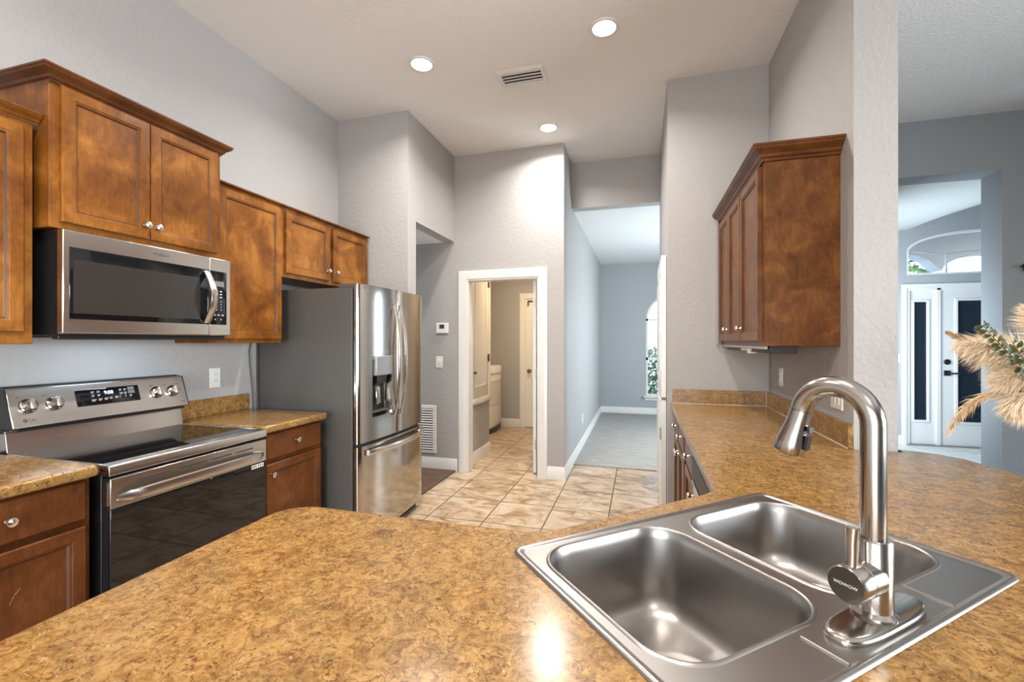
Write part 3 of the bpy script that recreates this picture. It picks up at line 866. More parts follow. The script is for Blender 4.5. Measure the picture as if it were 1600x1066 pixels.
for b in (B1, B2): mb.loft([bl(b, -.008, ZT+.002), bl(b, -.005, ZT+.0055), bl(b, -.002, ZT+.0055), bl(b, .0, ZT+.002)])
build('deck', mb, M_SINK, t, ang=60)
for b, dep in ((B1, .20), (B2, .17)):
    rows = [bl(b, 0, ZT+.002), bl(b, .003, ZT-.006), bl(b, .006, ZT-.02), bl(b, .014, ZT-dep*.7), bl(b, .022, ZT-dep*.88), bl(b, .045, ZT-dep*.965), bl(b, .08, ZT-dep), bl(b, .12, ZT-dep-.003)]
    mb = MB().loft(rows, True, False, True)
    bo = build('bowl', mb, M_SINK, t, ang=70)
    c = P(b[0], b[1])
    build('drain', MB().lathe([(.045, .001), (.043, .004), (.032, .004), (.028, .001), (.001, .0005)], (c[0], c[1], ZT-dep-.003), (0, 0, 1), 28, False), M_CHROME, bo)
for (s0, t0, s1, t1) in ((.278, .465, .278, .533), (.600, .455, .600, .533)):
    build('deck_ridge', MB().tube([P(s0, t0)+(ZT+.0018,), P(s1, t1)+(ZT+.0018,)], .0028, 8), M_SINK, t)

# ------------------------------------------------------------------ faucet
fb = Vector(P(.430, .491)); ZB = ZT+.0022
t = thing('faucet', 'brushed steel gooseneck pull-down faucet on the sink deck', 'faucet', (fb.x, fb.y, ZB))
plate = lambda d, z: [P(.434+u, .494+v)+(z,) for u, v in [(max(-.122+d, min(.122-d, uu*(1-d/.122))), vv*(1-d/.035)) for uu, vv in
         [( .122*math.copysign(abs(math.cos(a))**.62, math.cos(a)), .035*math.copysign(abs(math.sin(a))**.75, math.sin(a))) for a in [2*PI*k/48 for k in range(48)]]]]
build('base_plate', MB().loft([plate(0, ZB), plate(0, ZB+.006), plate(.003, ZB+.010), plate(.008, ZB+.012)], True, True, True), M_FAUCET, t, ang=40)
zb = ZB+.012
build('body', MB().lathe([(.033, zb), (.033, zb+.004), (.0275, zb+.010), (.027, zb+.018), (.027, 1.062), (.025, 1.065), (.0185, 1.065)], (fb.x, fb.y, 0), (0, 0, 1), 40), M_FAUCET, t)
fdir = math.atan2(-E2.y, -E2.x)+math.radians(3.5)
FD = Vector((math.cos(fdir), math.sin(fdir)))
def FP(d, z): return (fb.x+FD.x*d, fb.y+FD.y*d, z)
RA = .057; zc = 1.249
path = [FP(0, 1.06), FP(0, 1.12), FP(0, 1.19), FP(0, zc)]
for i in range(1, 19):
    a = PI-(PI+math.radians(0))*i/18*.93
    path.append(FP(RA+RA*math.cos(a), zc+RA*1.06*math.sin(a)))
neck_end = Vector(path[-1]); nd = (neck_end-Vector(path[-2])).normalized()
build('neck', MB().tube(path, .0183, 24), M_FAUCET, t, ang=60)
sp = build('spray_head', MB().lathe([(.0183, .0008), (.0186, .004), (.0188, .02), (.0215, .042), (.0255, .062), (.0275, .078), (.0270, .084), (.022, .086)], neck_end, nd, 32), M_FAUCET, t)
side = Vector((-FD.x, -FD.y, 0)); side = (side-nd*side.dot(nd)).normalized()
mb = MB()
for (h0, h1, rr) in ((.026, .036, .0205), (.044, .070, .0235)):
    p0 = neck_end+nd*h0+side*rr; p1 = neck_end+nd*h1+side*(rr+.003)
    w_ = nd.cross(side).normalized()*.007
    mb.loft([[p0-w_, p0+w_, p0+w_+side*.005, p0-w_+side*.005], [p1-w_, p1+w_, p1+w_+side*.005, p1-w_+side*.005]], True, True, True)
build('spray_button', mb, M_BLACK, sp)
build('nozzle', MB().lathe([(.0215, .0862), (.019, .088), (.001, .088)], neck_end, nd, 24), M_BLACKM, sp)
ha = math.radians(42.07+180-2); HD = Vector((math.cos(ha), math.sin(ha), 0)); HC = Vector((fb.x, fb.y, 1.002))
hub = build('handle_hub', MB().lathe([(.0285, .012), (.0285, .042), (.0275, .043), (.0275, .0445), (.0285, .0455), (.0285, .074), (.027, .076), (.001, .0762)], HC, HD, 36), M_FAUCET, t)
lv = HC+HD*.060+Vector((0, 0, .024))
build('lever', MB().tube([lv, lv+Vector((0, 0, .018))+HD*-.001, lv+Vector((-.001, 0, .04))+HD*-.003, lv+Vector((0, 0, .064))+HD*-.004], [.0085, .0085, .009, .0095], 16), M_FAUCET, hub)
# pale raised lettering strip on the hub end
ux = Vector((-HD.y, HD.x, 0)); 
mb = MB(); text_into(mb, 'WOWOW', .0075, lambda u, v, w: tuple(HC+HD*(.0765)+ux*u+Vector((0, 0, v))), align='CENTER')
build('hub_lettering', mb, M_PLAST, hub, smooth=False)

# ------------------------------------------------------------------ range
RY0, RY1, RX = 1.214, 1.960, -1.935
t = thing('range', 'stainless and black electric range with glass cooktop on the left wall', 'range', (-2.27, 1.587, 0))
build('body', MB().box(-2.585, -1.985, RY0+.004, RY1-.004, .02, .895), M_BLACK, t, bev=.003)
build('cooktop', MB().box(-2.53, -1.955, RY0+.004, RY1-.004, .895, .914), M_BGLASS, t, bev=.003)
mb = MB().prism([(-1.99, .873), (RX-.004, .873), (RX, .878), (RX, .905), (RX-.006, .914), (-1.99, .9165)], RY0, RY1, lambda u, v, w: (u, w, v))
mb.box(-2.54, -1.99, RY0, RY0+.012, .885, .9165).box(-2.54, -1.99, RY1-.012, RY1, .885, .9165)
build('cooktop_trim', mb, M_STEEL, t, bev=.002)
# sloped apron behind the cooktop
mb = MB().prism([(-2.60, .90), (-2.525, .90), (-2.53, .93), (-2.545, 1.012), (-2.60, 1.012)], RY0, RY1, lambda u, v, w: (u, w, v))
build('apron', mb, M_STEEL, t, bev=.002)
# control backguard: tilted face
BG0, BG1 = (-2.475, 1.026), (-2.528, 1.188)
mb = MB().prism([(-2.575, 1.026), BG0, BG1, (-2.575, 1.192)], RY0-.008, RY1-.008, lambda u, v, w: (u, w, v))
bgd = build('backguard', mb, M_STEEL, t, bev=.003)
for ye in (RY0-.012, RY1-.008): build('backguard_end', MB().prism([(-2.578, 1.022), (BG0[0]-.001, 1.022), (BG1[0]-.001, 1.189), (-2.578, 1.195)], ye, ye+.004, lambda u, v, w: (u, w, v)), M_BLACK, t)
build('backguard_support', MB().box(-2.60, -2.56, RY0-.005, RY1-.011, 1.0, 1.196).box(-2.58, -2.49, RY0+.01, RY1-.02, 1.010, 1.026), M_BLACK, t, bev=.002)
bd = Vector((BG1[0]-BG0[0], 0, BG1[1]-BG0[1])); bh = bd.length; bu = bd.normalized(); bnv = Vector((bu.z, 0, -bu.x))
def BGP(u, v, w):   # u along y, v up the face from its base, w out
    p = Vector((BG0[0], u, BG0[1]))+bu*v+bnv*w
    return tuple(p)
ds = build('display', MB().framed(1.437, 1.708, .062, .142, BGP, [(0, .0005), (0, .002), (.002, .003)]), M_BGLASS, t)
mb = MB(); text_into(mb, '9:08', .023, lambda u, v, w: BGP(1.551+u, .117+v, .0034)); build('clock', mb, M_DISPLAY, ds, smooth=False)
mb = MB()
for (yy, vv, w_) in ((1.497, .125, .014), (1.521, .126, .014), (1.498, .108, .012), (1.522, .109, .012), (1.495, .086, .020), (1.523, .087, .016), (1.548, .088, .017), (1.571, .090, .012), (1.594, .091, .016), (1.616, .126, .013), (1.637, .126, .012), (1.617, .108, .016), (1.637, .108, .014), (1.615, .092, .004), (1.64, .093, .004), (1.66, .093, .012)):
    for dv in (0, -.006): mb.framed(yy, yy+w_*(1 if dv == 0 else .8), vv+dv, vv+dv+.0028, BGP, [(0, .0032), (0, .0034)])
build('control_lettering', mb, M_PRINT, ds, smooth=False)
mb = MB().framed(1.656, 1.686, .102, .118, BGP, [(0, .0032), (0, .0035)]).framed(1.656, 1.686, .121, .136, BGP, [(0, .0032), (0, .0035)])
build('start_key', mb, M_LCD, ds, smooth=False)
for yk in (1.268, 1.358, 1.795, 1.880):
    o_ = BGP(yk, .092, 0)
    k_ = build('control_knob', MB().lathe([(.029, 0), (.029, .003), (.0245, .005), (.0235, .026), (.021, .030), (.001, .0305)], o_, bnv, 32), M_CHROME, t)
    p = Vector(o_)
    build('knob_grip', MB().add([tuple(p+bnv*h+Vector((0, sy*.006, 0))+bu*sv*.021) for h in (.030, .036) for sy in (-1, 1) for sv in (-1, 1)], [(0, 1, 3, 2), (4, 6, 7, 5), (0, 4, 5, 1), (2, 3, 7, 6), (0, 2, 6, 4), (1, 5, 7, 3)]), M_STEEL, k_, bev=.0015)
    build('knob_ring', MB().lathe([(.031, .0003), (.0315, .002), (.029, .0025)], o_, bnv, 32, False), M_BLACK, k_)
mb = MB(); text_into(mb, 'LG', .019, lambda u, v, w: BGP(1.262+u, .030+v, .0006))
mb.lathe([(.0001, .0006), (.0085, .0006), (.0085, .0001)], BGP(1.249, .030, 0), bnv, 24, False)
build('logo', mb, M_PRINTD, bgd, smooth=False)
for (yy, yv, ww) in ((1.234, .129, .014), (1.318, .129, .014), (1.765, .129, .014), (1.838, .129, .014), (1.905, .129, .014), (1.915, .026, .022)):
    build('marking', MB().framed(yy, yy+ww, yv, yv+.004, BGP, [(0, .0003), (0, .0008)]), M_PRINTD, bgd, smooth=False)
# oven door
dr = build('oven_door', MB().box(-1.985, RX-.006, RY0+.004, RY1-.004, .205, .865), M_BLACK, t, bev=.003)
build('door_top_panel', MB().box(RX-.012, RX, RY0+.004, RY1-.004, .748, .862), M_STEEL, dr, bev=.002)
build('door_glass', MB().box(RX-.012, RX-.001, RY0+.004, RY1-.004, .21, .746), M_BGLASS, dr, bev=.002)
mb = MB()
for (ya, yb) in ((1.312, 1.452), (1.478, 1.615), (1.635, 1.745), (1.765, 1.87)): mb.box(RX, RX+.0006, ya, yb, .830, .836)
build('vent_slots', mb, M_DARK, dr, smooth=False)
rows = []
for i in range(25):
    y = RY0+.022+(RY1-RY0-.044)*i/24
    q = min(1, min(i, 24-i)/3); q = math.sin(q*PI/2)
    hz = .009+.014*q; dx = .004+.040*q
    rows.append([(RX+dx-.010*q, y, .788-hz), (RX+dx-.002, y, .788-hz*.8), (RX+dx, y, .788), (RX+dx-.002, y, .788+hz*.8), (RX+dx-.010*q, y, .788+hz), (RX+dx-.013*q-.002, y, .788)])
build('handle', MB().loft(rows, True, True, True), M_STEEL, dr, ang=40)
st_ = build('sticker', MB().box(RX-.001, RX-.0003, 1.862, 1.938, .722, .742), M_PLAST, dr)
mb = MB()
for k, yy in enumerate((1.866, 1.876, 1.886, 1.902, 1.914, 1.926)): mb.box(RX-.0003, RX-.0001, yy, yy+.006, .726, .738)
build('sticker_print', mb, M_PRINTD, st_, smooth=False)
build('drawer', MB().box(-1.985, RX-.002, RY0+.004, RY1-.004, .06, .198), M_STEEL, t, bev=.003)
build('side_bracket', MB().box(-1.965, -1.945, RY0-.002, RY0+.004, .76, .85), M_STEEL, t)
for (fx_, fy_) in ((-2.55, 1.24), (-2.55, 1.93), (-2.02, 1.24), (-2.02, 1.93)):
    build('foot', MB().tube([(fx_, fy_, 0), (fx_, fy_, .02)], .018, 12), M_BLACK, t)

# ------------------------------------------------------------------ microwave
MX = -2.19; MY0, MY1 = 1.212, 1.966
t = thing('microwave', 'stainless over-the-range microwave below the two-door wall cabinet', 'microwave', (-2.4, 1.585, 1.415))
build('case', MB().box(XL+.001, MX-.035, MY0+.005, MY1-.003, 1.412, 1.838), M_BLACK, t, bev=.003)
dm = build('door', MB().box(MX-.034, MX, MY0, 1.838, 1.420, 1.834), M_STEEL, t, bev=.004)
cpn = build('control_panel', MB().box(MX-.034, MX, 1.840, MY1, 1.420, 1.834), M_STEEL, t, bev=.004)
mpm = fx(1, MX)
build('door_glass', MB().framed(1.234, 1.837, 1.478, 1.767, mpm, [(0, .0002), (0, .001), (.002, .002)]), M_BGLASS, dm)
build('window_screen', MB().framed(1.246, 1.785, 1.502, 1.718, mpm, [(0, .0021), (0, .0024)]), mat('dark mesh screen', (.030, .027, .025, 1), .16), dm)
rows = []
for i in range(21):
    z = 1.484+.272*i/20; b_ = math.sin(PI*i/20)
    xx = MX+.004+.052*b_
    rows.append([(xx-.004, 1.802, z), (xx+.004, 1.802, z), (xx+.006, 1.808, z), (xx+.006, 1.832, z), (xx+.004, 1.838, z), (xx-.004, 1.838, z)])
build('handle', MB().loft(rows, True, True, True), M_STEEL, dm, ang=40)
build('panel_glass', MB().framed(1.841, 1.940, 1.478, 1.765, mpm, [(0, .0002), (0, .001), (.002, .002)]), M_BGLASS, cpn)
build('display', MB().framed(1.862, 1.922, 1.684, 1.712, mpm, [(0, .002), (0, .0024)]), M_LCD, cpn)
keys = [(1.872+c_*.026, 1.655-r_*.016, .014) for r_ in range(3) for c_ in range(2)]+[(1.877+c_*.026, 1.600-r_*.015, .005) for r_ in range(4) for c_ in range(2)]
keys += [(1.866, 1.526, .008), (1.884, 1.527, .014), (1.908, 1.526, .014), (1.868, 1.503, .007), (1.902, 1.503, .007)]
for (yy, zz, ww) in keys: build('button', MB().framed(yy, yy+ww, zz, zz+.006, mpm, [(0, .002), (0, .0023)]), M_PRINT, cpn, smooth=False)
mb = MB(); text_into(mb, 'Whirlpool', .018, lambda u, v, w: (MX+.0006, 1.554+u, 1.800+v))
ring = [(MX+.0007, 1.585+.012*math.cos(a), 1.798+.006*math.sin(a)) for a in [2*PI*k/24 for k in range(25)]]
mb.tube(ring[2:24], .0008, 5)
build('logo', mb, M_PRINTD, dm, smooth=False)
build('underside_grille', MB().box(XL+.02, MX-.06, MY0+.03, MY1-.03, 1.404, 1.412), M_GRAYSIDE, t, bev=.002)
build('front_lip', MB().box(MX-.075, MX-.036, MY0+.006, MY1-.004, 1.396, 1.4118), M_BLACK, t, bev=.003)
build('hood_lamp', MB().box(-2.42, -2.30, 1.42, 1.75, 1.402, 1.4045), M_HOODLENS, t)

# ------------------------------------------------------------------ refrigerator
FY0, FY1 = 2.535, 3.428
FM = (FY0+FY1)/2
def fcurve(y): return -1.742-.028*((y-FM)/((FY1-FY0)/2))**2
t = thing('refrigerator', 'stainless french-door refrigerator with water dispenser and dark gray side', 'refrigerator', (-2.2, FM, 0))
build('case', MB().box(-2.57, -1.815, FY0+.004, FY1-.004, .03, 1.742), M_GRAYSIDE, t, bev=.004)
build('door_gasket', MB().box(-1.816, -1.799, FY0+.012, FY1-.012, .09, 1.74), M_BLACK, t)
build('base_grille', MB().box(-2.5, -1.82, FY0+.02, FY1-.02, 0, .06), M_BLACK, t)
for y0_ in (FY0+.012, FY1-.092): build('hinge_cover', MB().box(-1.93, -1.79, y0_, y0_+.08, 1.742, 1.772), M_GRAYSIDE, t, bev=.006)
def curved_door(mb, ya, yb, za, zb, hole=None, n=14):
    ys = [ya+(yb-ya)*i/n for i in range(n+1)]
    if hole: ys = sorted(set([y for y in ys if not (abs(y-hole[0]) < .012 or abs(y-hole[1]) < .012)]+[hole[0], hole[1]]))
    zs = [za, zb] if not hole else [za, hole[2], hole[3], zb]
    xb = -1.800
    def xr(y):
        e = min(y-ya, yb-y); r = .012
        return fcurve(y) - (r-math.sqrt(max(0, r*r-(r-e)**2)) if e < r else 0)
    ys2 = [ya, ya+.0015, ya+.004, ya+.008]+[y for y in ys if ya+.012 <= y <= yb-.012]+[yb-.008, yb-.004, yb-.0015, yb]
    for i in range(len(ys2)-1):
        a, b = ys2[i], ys2[i+1]
        for j in range(len(zs)-1):
            if hole and hole[0]-1e-6 <= a and b <= hole[1]+1e-6 and j == 1: continue
            mb.add([(xr(a), a, zs[j]), (xr(b), b, zs[j]), (xr(b), b, zs[j+1]), (xr(a), a, zs[j+1])], [(0, 1, 2, 3)])
        for z in (za, zb):
            mb.add([(xb, a, z), (xb, b, z), (xr(b), b, z), (xr(a), a, z)], [(0, 1, 2, 3)])
    for y in (ya, yb):
        mb.add([(xb, y, za), (xr(y), y, za), (xr(y), y, zb), (xb, y, zb)], [(0, 1, 2, 3)])
    mb.add([(xb, ya, za), (xb, yb, za), (xb, yb, zb), (xb, ya, zb)], [(0, 1, 2, 3)])
    bm = bmesh.new(); me = bpy.data.meshes.new('tmp'); me.from_pydata(mb.v, [], mb.f); bm.from_mesh(me)
    bmesh.ops.remove_doubles(bm, verts=bm.verts, dist=1e-5)
    bm.verts.index_update()
    mb.v = [tuple(v.co) for v in bm.verts]; mb.f = [tuple(v.index for v in f.verts) for f in bm.faces]
    bm.free(); bpy.data.meshes.remove(me)
    return mb
HL = (2.677, 2.905, .868, 1.262)
dl = build('door', curved_door(MB(), FY0, FM-.003, .712, 1.768, HL), M_STEELV, t, ang=45)
dr2 = build('door', curved_door(MB(), FM+.003, FY1, .712, 1.768), M_STEELV, t, ang=45)
fz_ = build('freezer_drawer', curved_door(MB(), FY0, FY1, .07, .690), M_STEELV, t, ang=45)
# dispenser recess
mb = MB(); xi = -1.802; 
rec_o = [(fcurve(HL[0]), HL[0], HL[2]), (fcurve(HL[1]), HL[1], HL[2]), (fcurve(HL[1]), HL[1], HL[3]), (fcurve(HL[0]), HL[0], HL[3])]
rec_i = [(xi, HL[0]+.012, HL[2]+.03), (xi, HL[1]-.012, HL[2]+.03), (xi, HL[1]-.012, HL[3]-.01), (xi, HL[0]+.012, HL[3]-.01)]
mb.loft([rec_o, rec_i], True, False, True)
dp = build('dispenser_recess', mb, M_STEELV, dl, smooth=False)
build('dispenser_panel', MB().box(-1.79, -1.732, 2.695, 2.90, 1.150, 1.285), mat('silver dispenser face', (.30, .31, .32, 1), .4, .6), dp, bev=.006)
build('dispenser_spout', MB().prism([(-1.795, 1.15), (-1.742, 1.15), (-1.752, 1.095), (-1.78, 1.075), (-1.795, 1.075)], 2.735, 2.845, lambda u, v, w: (u, w, v)), M_BLACK, dp, bev=.006)
build('dispenser_paddle', MB().prism([(-1.800, 1.07), (-1.785, 1.07), (-1.776, .95), (-1.782, .945), (-1.80, .95)], 2.765, 2.815, lambda u, v, w: (u, w, v)), M_CHROME, dp, bev=.004)
build('dispenser_tray', MB().box(-1.80, -1.758, 2.692, 2.89, .895, .905), M_GRAYSIDE, dp)
def bow(mb, y, z0, z1, x0, out, ybow=0.0, w=.0125):
    rows = []
    for i in range(25):
        u = i/24; b_ = math.sin(PI*u)**.8; z = z0+(z1-z0)*u
        x = x0+.012+out*b_; yy = y+ybow*b_
        rows.append([(x-.006, yy-w, z), (x+.004, yy-w, z), (x+.008, yy-w*.4, z), (x+.008, yy+w*.4, z), (x+.004, yy+w, z), (x-.006, yy+w, z)])
    mb.loft(rows, True, True, True)
    for z in (z0+.02, z1-.02):
        b_ = math.sin(PI*(.02/(z1-z0)))**.8
        mb.box(x0-.004, x0+.014+out*b_, y-w*.8, y+w*.8, z-.014, z+.014)
    return mb
build('handle', bow(MB(), 2.930, .845, 1.660, -1.744, .048), M_STEEL, dl, ang=40)
build('handle', bow(MB(), 3.012, .845, 1.660, -1.744, .048), M_STEEL, dr2, ang=40)
rows = []
for i in range(29):
    u = i/28; b_ = math.sin(PI*u)**.75; y = 2.615+.79*u; x = fcurve(y)+.012+.040*b_; z = .640-.012*b_*0
    rows.append([(x-.006, y, z-.018), (x+.005, y, z-.018), (x+.009, y, z-.006), (x+.009, y, z+.008), (x+.005, y, z+.018), (x-.006, y, z+.018)])
mb = MB().loft(rows, True, True, True)
for y in (2.63, 3.39): mb.box(fcurve(y)-.004, fcurve(y)+.022, y-.014, y+.014, .624, .656)
build('handle', mb, M_STEEL, fz_, ang=40)
mb = MB(); mpf = lambda u, v, w: (fcurve(2.60+u)+.0006, 2.618+u, 1.744+v)
text_into(mb, 'LG', .022, mpf)
mb.loft([[(fcurve(2.6)+.0006, 2.607+.009*math.cos(a), 1.744+.009*math.sin(a)) for a in [2*PI*k/20 for k in range(20)]], [(fcurve(2.6)+.0002, 2.607+.009*math.cos(a), 1.744+.009*math.sin(a)) for a in [2*PI*k/20 for k in range(20)]]], True, True, False)
build('logo', mb, M_PRINTD, dl, smooth=False)
# cord behind the refrigerator
pts = [(XL+.012, 2.50, 1.375), (XL+.018, 2.485, 1.33), (XL+.02, 2.49, 1.22), (XL+.022, 2.505, 1.10), (XL+.024, 2.515, .99), (XL+.026, 2.522, .85), (XL+.026, 2.524, .6)]
tag(build('power_cord', MB().tube(pts, .0055, 8), M_CORD), 'thin gray power cord hanging down the wall beside the refrigerator', 'cord')

# ------------------------------------------------------------------ wall plates
def plate_on(name, label, cat, center, u, n, w, h, kind, group=None):
    c = Vector(center); u = Vector(u); n = Vector(n); up = Vector((0, 0, 1))
    mp = lambda a, b, d: tuple(c+u*a+up*b+n*d)
    t = thing(name, label, cat, tuple(c), group)
    build('plate', MB().framed(-w/2, w/2, -h/2, h/2, mp, [(0, .0003), (0, .003), (.003, .006)]), M_PLAST, t)
    if kind == 'outlet':
        for dz in (-.021, .021):
            if h > w: q = build('socket', MB().framed(-.017, .017, dz-.015, dz+.015, mp, [(0, .006), (.001, .008)]), M_PLAST, t)
            else: q = build('socket', MB().framed(dz-.015, dz+.015, -.017, .017, mp, [(0, .006), (.001, .008)]), M_PLAST, t)
            mb = MB()
            for s_ in (-1, 1):
                if h > w: mb.framed(s_*.006-.0012, s_*.006+.0012, dz-.003, dz+.006, mp, [(0, .0081), (0, .0083)])
                else: mb.framed(dz-.003, dz+.006, s_*.006-.0012, s_*.006+.0012, mp, [(0, .0081), (0, .0083)])
            build('socket_slots', mb, M_DARK, q, smooth=False)
    elif kind == 'rocker':
        build('rocker', MB().framed(-.017, .017, -.034, .034, mp, [(0, .006), (.001, .0085), (.003, .0095)]), M_PLAST, t)
    elif kind == 'rocker2':
        for da in (-.023, .023): build('rocker', MB().framed(da-.017, da+.017, -.034, .034, mp, [(0, .006), (.001, .0085), (.003, .0095)]), M_PLAST, t)
    return t
plate_on('wall_outlet', 'white double outlet on the left wall between range and refrigerator', 'outlet', (XL, 2.228, 1.155), (0, 1, 0), (1, 0, 0), .075, .125, 'outlet')
plate_on('wall_outlet', 'white outlet set sideways on the right wall behind the faucet', 'outlet', (XW, 2.425, 1.112), (0, 1, 0), (-1, 0, 0), .125, .078, 'outlet')
plate_on('light_switch', 'white rocker switch on the right wall under the wall cabinet', 'light switch', (XW, 3.29, 1.155), (0, 1, 0), (-1, 0, 0), .075, .12, 'rocker')
plate_on('light_switch', 'white rocker switch on the back wall beneath the thermostat', 'light switch', (-2.085, YD, 1.162), (1, 0, 0), (0, -1, 0), .078, .122, 'rocker')
plate_on('light_switch', 'white double rocker switch beside the front door sidelight', 'light switch', (3.29, YE, 1.16), (1, 0, 0), (0, -1, 0), .12, .12, 'rocker2')
plate_on('wall_outlet', 'white outlet low on the dining hall wall above the baseboard', 'outlet', (XH, 5.93, .37), (0, 1, 0), (1, 0, 0), .075, .12, 'outlet')
t = thing('thermostat', 'white thermostat with a small dark screen on the back wall', 'thermostat', (-2.045, YD, 1.528))
mp = lambda u, v, w: (-2.045+u, YD-w, 1.528+v)
build('housing', MB().framed(-.068, .068, -.055, .055, mp, [(0, .0003), (0, .02), (.004, .025)]), M_PLAST, t)
build('screen', MB().framed(-.028, .028, -.006, .038, mp, [(0, .0252), (0, .026)]), M_DARK, t)
t = thing('return_grille', 'white louvred return air grille low on the back wall beside the refrigerator', 'air grille', (-2.33, YD, .17))
mp = lambda u, v, w: (u, YD-w, v)
mb = MB(); sweep(mb, [(0, .0005), (0, .012), (.03, .010), (.036, .003), (.036, .0005)], [(-2.52, .205), (-2.52, .655), (-2.155, .655), (-2.155, .205)][::-1], mp, True)
build('frame', mb, M_WHITE, t)
build('backing', MB().box(-2.52, -2.155, YD-.002, YD-.0005, .205, .655), M_DARK, t)
mb = MB()
for k in range(17):
    z = .222+k*.0262
    mb.loft([[(xx, YD-.003, z+.006), (xx, YD-.012, z-.006), (xx, YD-.0125, z-.004), (xx, YD-.004, z+.009)] for xx in (-2.519, -2.156)], True, True, True)
build('slat', mb, M_WHITE, t)
# black bracket on the gray wall at the right edge
t = thing('wall_hook', 'small black wall bracket on the dark gray wall at the right edge', 'wall bracket', (3.17, YF, 2.0))
build('back_plate', MB().box(3.14, 3.27, YF-.012, YF-.0005, 1.99, 2.05), M_BLACKM, t, bev=.003)
build('arm', MB().tube([(3.15, YF-.012, 2.025), (3.13, YF-.05, 2.025), (3.10, YF-.055, 2.022)], .011, 10).box(3.15, 3.2, YF-.05, YF-.012, 1.97, 2.03), M_BLACKM, t, bev=.003)

# ------------------------------------------------------------------ dryer in the laundry
t = thing('dryer', 'white front-loading dryer standing in the laundry room', 'dryer', (-2.5, 6.55, 0))
build('cabinet', MB().box(-2.88, -2.17, 6.21, 6.96, .05, .90), M_PLAST, t, bev=.015, seg=3)
rows = []
for z in (.075, .12, .62, .86, .90):
    bulge = .045 if .1 < z < .88 else .03
    rows.append([(-2.175+bulge*math.sin(PI*i/10)**.7, 6.215+.74*i/10, z) for i in range(11)]+[(-2.18, 6.955, z), (-2.18, 6.215, z)])
build('front_panel', MB().loft(rows, True, True, True), M_PLAST, t, ang=50)
rows = []
for z, s_ in ((.90, .0), (.985, .0), (1.0, .012)):
    rows.append([(-2.88+s_, 6.21+s_, z)]+[(-2.165+.05*math.sin(PI*i/10)**.7-s_, 6.212+s_+(.744-2*s_)*i/10, z) for i in range(11)]+[(-2.88+s_, 6.96-s_, z)])
build('top', MB().loft(rows, True, True, True), M_PLAST, t, ang=50)
rows = [[(-2.172+.05*math.sin(PI*(.12+.76*i/10))**.7, 6.215+.74*(.12+.76*i/10), z) for i in range(11)]+[(-2.16, 6.86, z), (-2.16, 6.30, z)] for z in (.42, .80)]
build('door', MB().loft(rows, True, True, True), mat('dryer door plastic', (.66, .64, .6, 1), .25), t, bev=.008)
build('kick', MB().loft([[(-2.172+.05*math.sin(PI*i/10)**.7, 6.22+.73*i/10, z) for i in range(11)]+[(-2.4, 6.94, z), (-2.4, 6.23, z)] for z in (0, .075)], True, True, True), M_BLACK, t)
t = thing('laundry_ceiling_light', 'ceiling light of the laundry room', 'ceiling light', (-1.35, 5.8, 2.62))
build('lens', MB().lathe([(.16, 0), (.16, -.03), (.13, -.06), (.001, -.07)], (-1.35, 5.8, 2.62), (0, 0, 1), 32), M_LAUNDRYLENS, t)
build('trim_ring', MB().lathe([(.16, 0), (.175, -.002), (.175, -.012), (.161, -.014)], (-1.35, 5.8, 2.62), (0, 0, 1), 32, False), M_WHITE, t)

# ------------------------------------------------------------------ vase with dried grasses
vx, vy = 1.10, 1.47
t = thing('vase', 'white vase on the peninsula holding dried grasses', 'vase', (vx, vy, ZT))
build('body', MB().lathe([(.045, .0005), (.062, .02), (.068, .08), (.06, .15), (.036, .20), (.03, .225), (.034, .24), (.030, .24), (.026, .225), (.03, .20), (.052, .15), (.06, .08), (.054, .03), (.001, .02)], (vx, vy, ZT), (0, 0, 1), 32), M_CERAMIC, t)
NECK = Vector((vx, vy, ZT+.232)); FOOT = Vector((vx, vy, ZT+.06))
def bez(p0, p1, p2, n):
    return [p0*(1-u)**2+p1*2*u*(1-u)+p2*u*u for u in [i/n for i in range(n+1)]]
def plume(label, tip, mid, m, hairs, length, r, droop, seed, start=.38, off=(0, 0)):
    rnd = random.Random(seed)
    tip = Vector(tip); mid = Vector(mid)
    nk = NECK+Vector((off[0], off[1], 0)); ft = FOOT-Vector((off[0], off[1], 0))*.8
    pts = [ft, nk]+bez(nk, mid, tip, 18)[1:]
    t = thing('pampas_plume', label, 'dried grass', tuple(ft), 'dried pampas plumes in the vase')
    build('stem', MB().tube(pts, [.0022]*2+[.0022-.0014*i/18 for i in range(1, 19)], 6), M_REED, t)
    path = bez(nk, mid, tip, 60)
    mb = MB()
    for _ in range(hairs):
        u = start+(1-start)*rnd.random()**.9
        i = min(int(u*60), 59)
        p = path[i].lerp(path[i+1], u*60-i)
        tan = (path[i+1]-path[i]).normalized()
        a = Vector((rnd.gauss(0, 1), rnd.gauss(0, 1), rnd.gauss(0, 1))); a = (a-tan*a.dot(tan)).normalized()
        prof = math.sin(PI*min(1, ((u-start)/(1-start))*.85+.12))**.6
        ln = length*prof*rnd.uniform(.55, 1.15)
        d0 = (tan*rnd.uniform(.6, 1.1)+a*r*rnd.uniform(.3, 1.2)).normalized()
        p1 = p+d0*ln*.5
        p2 = p1+(d0+Vector((0, 0, -droop*rnd.uniform(.5, 1.4)))).normalized()*ln*.5
        w = d0.cross(Vector((rnd.gauss(0, 1), rnd.gauss(0, 1), rnd.gauss(0, 1)))).normalized()*.0008
        mb.add([p-w, p+w, p1+w, p1-w, p2], [(0, 1, 2, 3), (3, 2, 4)])
    build('plume_hair', mb, m, t, smooth=False)
    return t
def at(px_y, x, z): return (x, px_y, z)
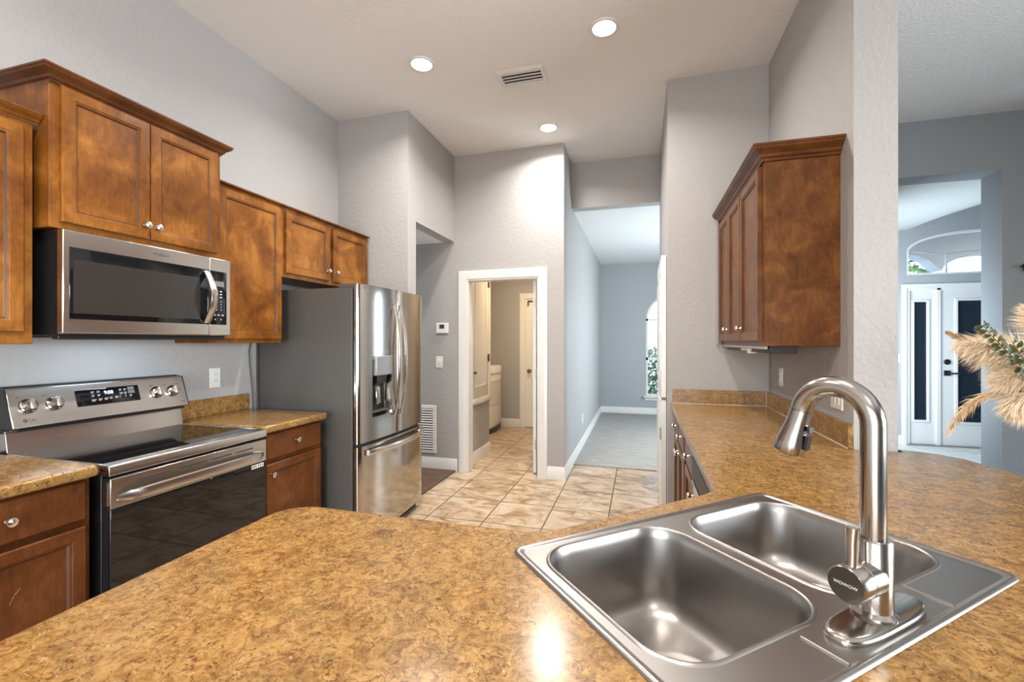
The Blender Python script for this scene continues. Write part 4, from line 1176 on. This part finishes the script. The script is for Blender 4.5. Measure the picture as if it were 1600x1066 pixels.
plume('broad cream pampas plume pointing left toward the front door', (.815, 1.46, 1.375), (1.02, 1.47, 1.36), M_PAMPAS, 4200, .095, .75, .5, 1, .25, (-.012, .004))
plume('slim brown pampas tip at the upper left of the bouquet', (.790, 1.47, 1.412), (.98, 1.48, 1.32), M_PAMPASB, 500, .035, .35, .1, 2, .72, (-.010, .010))
plume('drooping tan reed plume curving down at the left of the bouquet', (.775, 1.44, 1.145), (.86, 1.45, 1.36), M_REED, 520, .045, .45, .8, 3, .35, (-.014, -.006))
plume('lowest cream pampas plume hanging to the right of the drooping reed', (.90, 1.42, 1.215), (.98, 1.44, 1.30), M_PAMPAS, 3000, .085, .85, .9, 4, .35, (-.004, -.012))
plume('tall cream pampas plume rising at the right edge of the frame', (.985, 1.50, 1.475), (1.03, 1.49, 1.36), M_PAMPAS, 2600, .08, .7, .4, 5, .3, (-.002, .014))
plume('soft beige pampas plume behind the green leaf sprig', (.90, 1.53, 1.405), (1.02, 1.52, 1.34), M_PAMPASB, 1000, .06, .6, .5, 6, .4, (.004, .010))
plume('cream pampas plume in the middle of the bouquet', (.885, 1.44, 1.29), (1.0, 1.45, 1.32), M_PAMPAS, 3600, .09, .8, .6, 8, .3, (.002, -.010))
# eucalyptus sprigs
def sprig(label, tip, mid, n, seed, off):
    rnd = random.Random(seed)
    nk = NECK+Vector(off); ft = FOOT-Vector(off)*.8
    tip, mid = Vector(tip), Vector(mid)
    t = thing('eucalyptus_sprig', label, 'greenery', tuple(ft), 'eucalyptus sprigs in the vase')
    path = bez(nk, mid, tip, 40)
    build('stem', MB().tube([ft]+path, [.002]+[.002-.0012*i/40 for i in range(41)], 6), M_EUC, t)
    mb = MB()
    for k in range(n):
        u = .3+.7*k/(n-1); i = min(int(u*40), 39)
        p = path[i]; tan = (path[min(i+1, 40)]-path[i]).normalized()
        sgn = 1 if k % 2 else -1
        a = tan.cross(Vector((.2, -1, .2))).normalized()*sgn
        b = (a*.8+tan*.55+Vector((rnd.uniform(-.2, .2), rnd.uniform(-.35, .35), rnd.uniform(-.2, .2)))).normalized()
        ln = .026*(1.15-.5*u)*rnd.uniform(.85, 1.15); nn = b.cross(tan).normalized(); sd = nn.cross(b).normalized()
        rows = []
        for q in range(9):
            v = q/8; hw = ln*.30*math.sin(PI*v)**.7+.0003
            c = p+b*ln*(v+.08)+nn*ln*.12*math.sin(PI*v)
            rows.append([c-sd*hw+nn*ln*.06*(hw/ln), c+nn*.0006, c+sd*hw+nn*ln*.06*(hw/ln), c-nn*.0002])
        mb.loft(rows, True, True, True)
    lv = build('leaves', mb, M_EUC, t)
    return t
sprig('green eucalyptus sprig reaching up at the front of the bouquet', (.800, 1.36, 1.430), (.875, 1.38, 1.33), 32, 11, (-.006, -.014, 0))
sprig('green eucalyptus sprig at the right edge of the bouquet', (.850, 1.35, 1.39), (.92, 1.38, 1.27), 28, 12, (.004, -.016, 0))
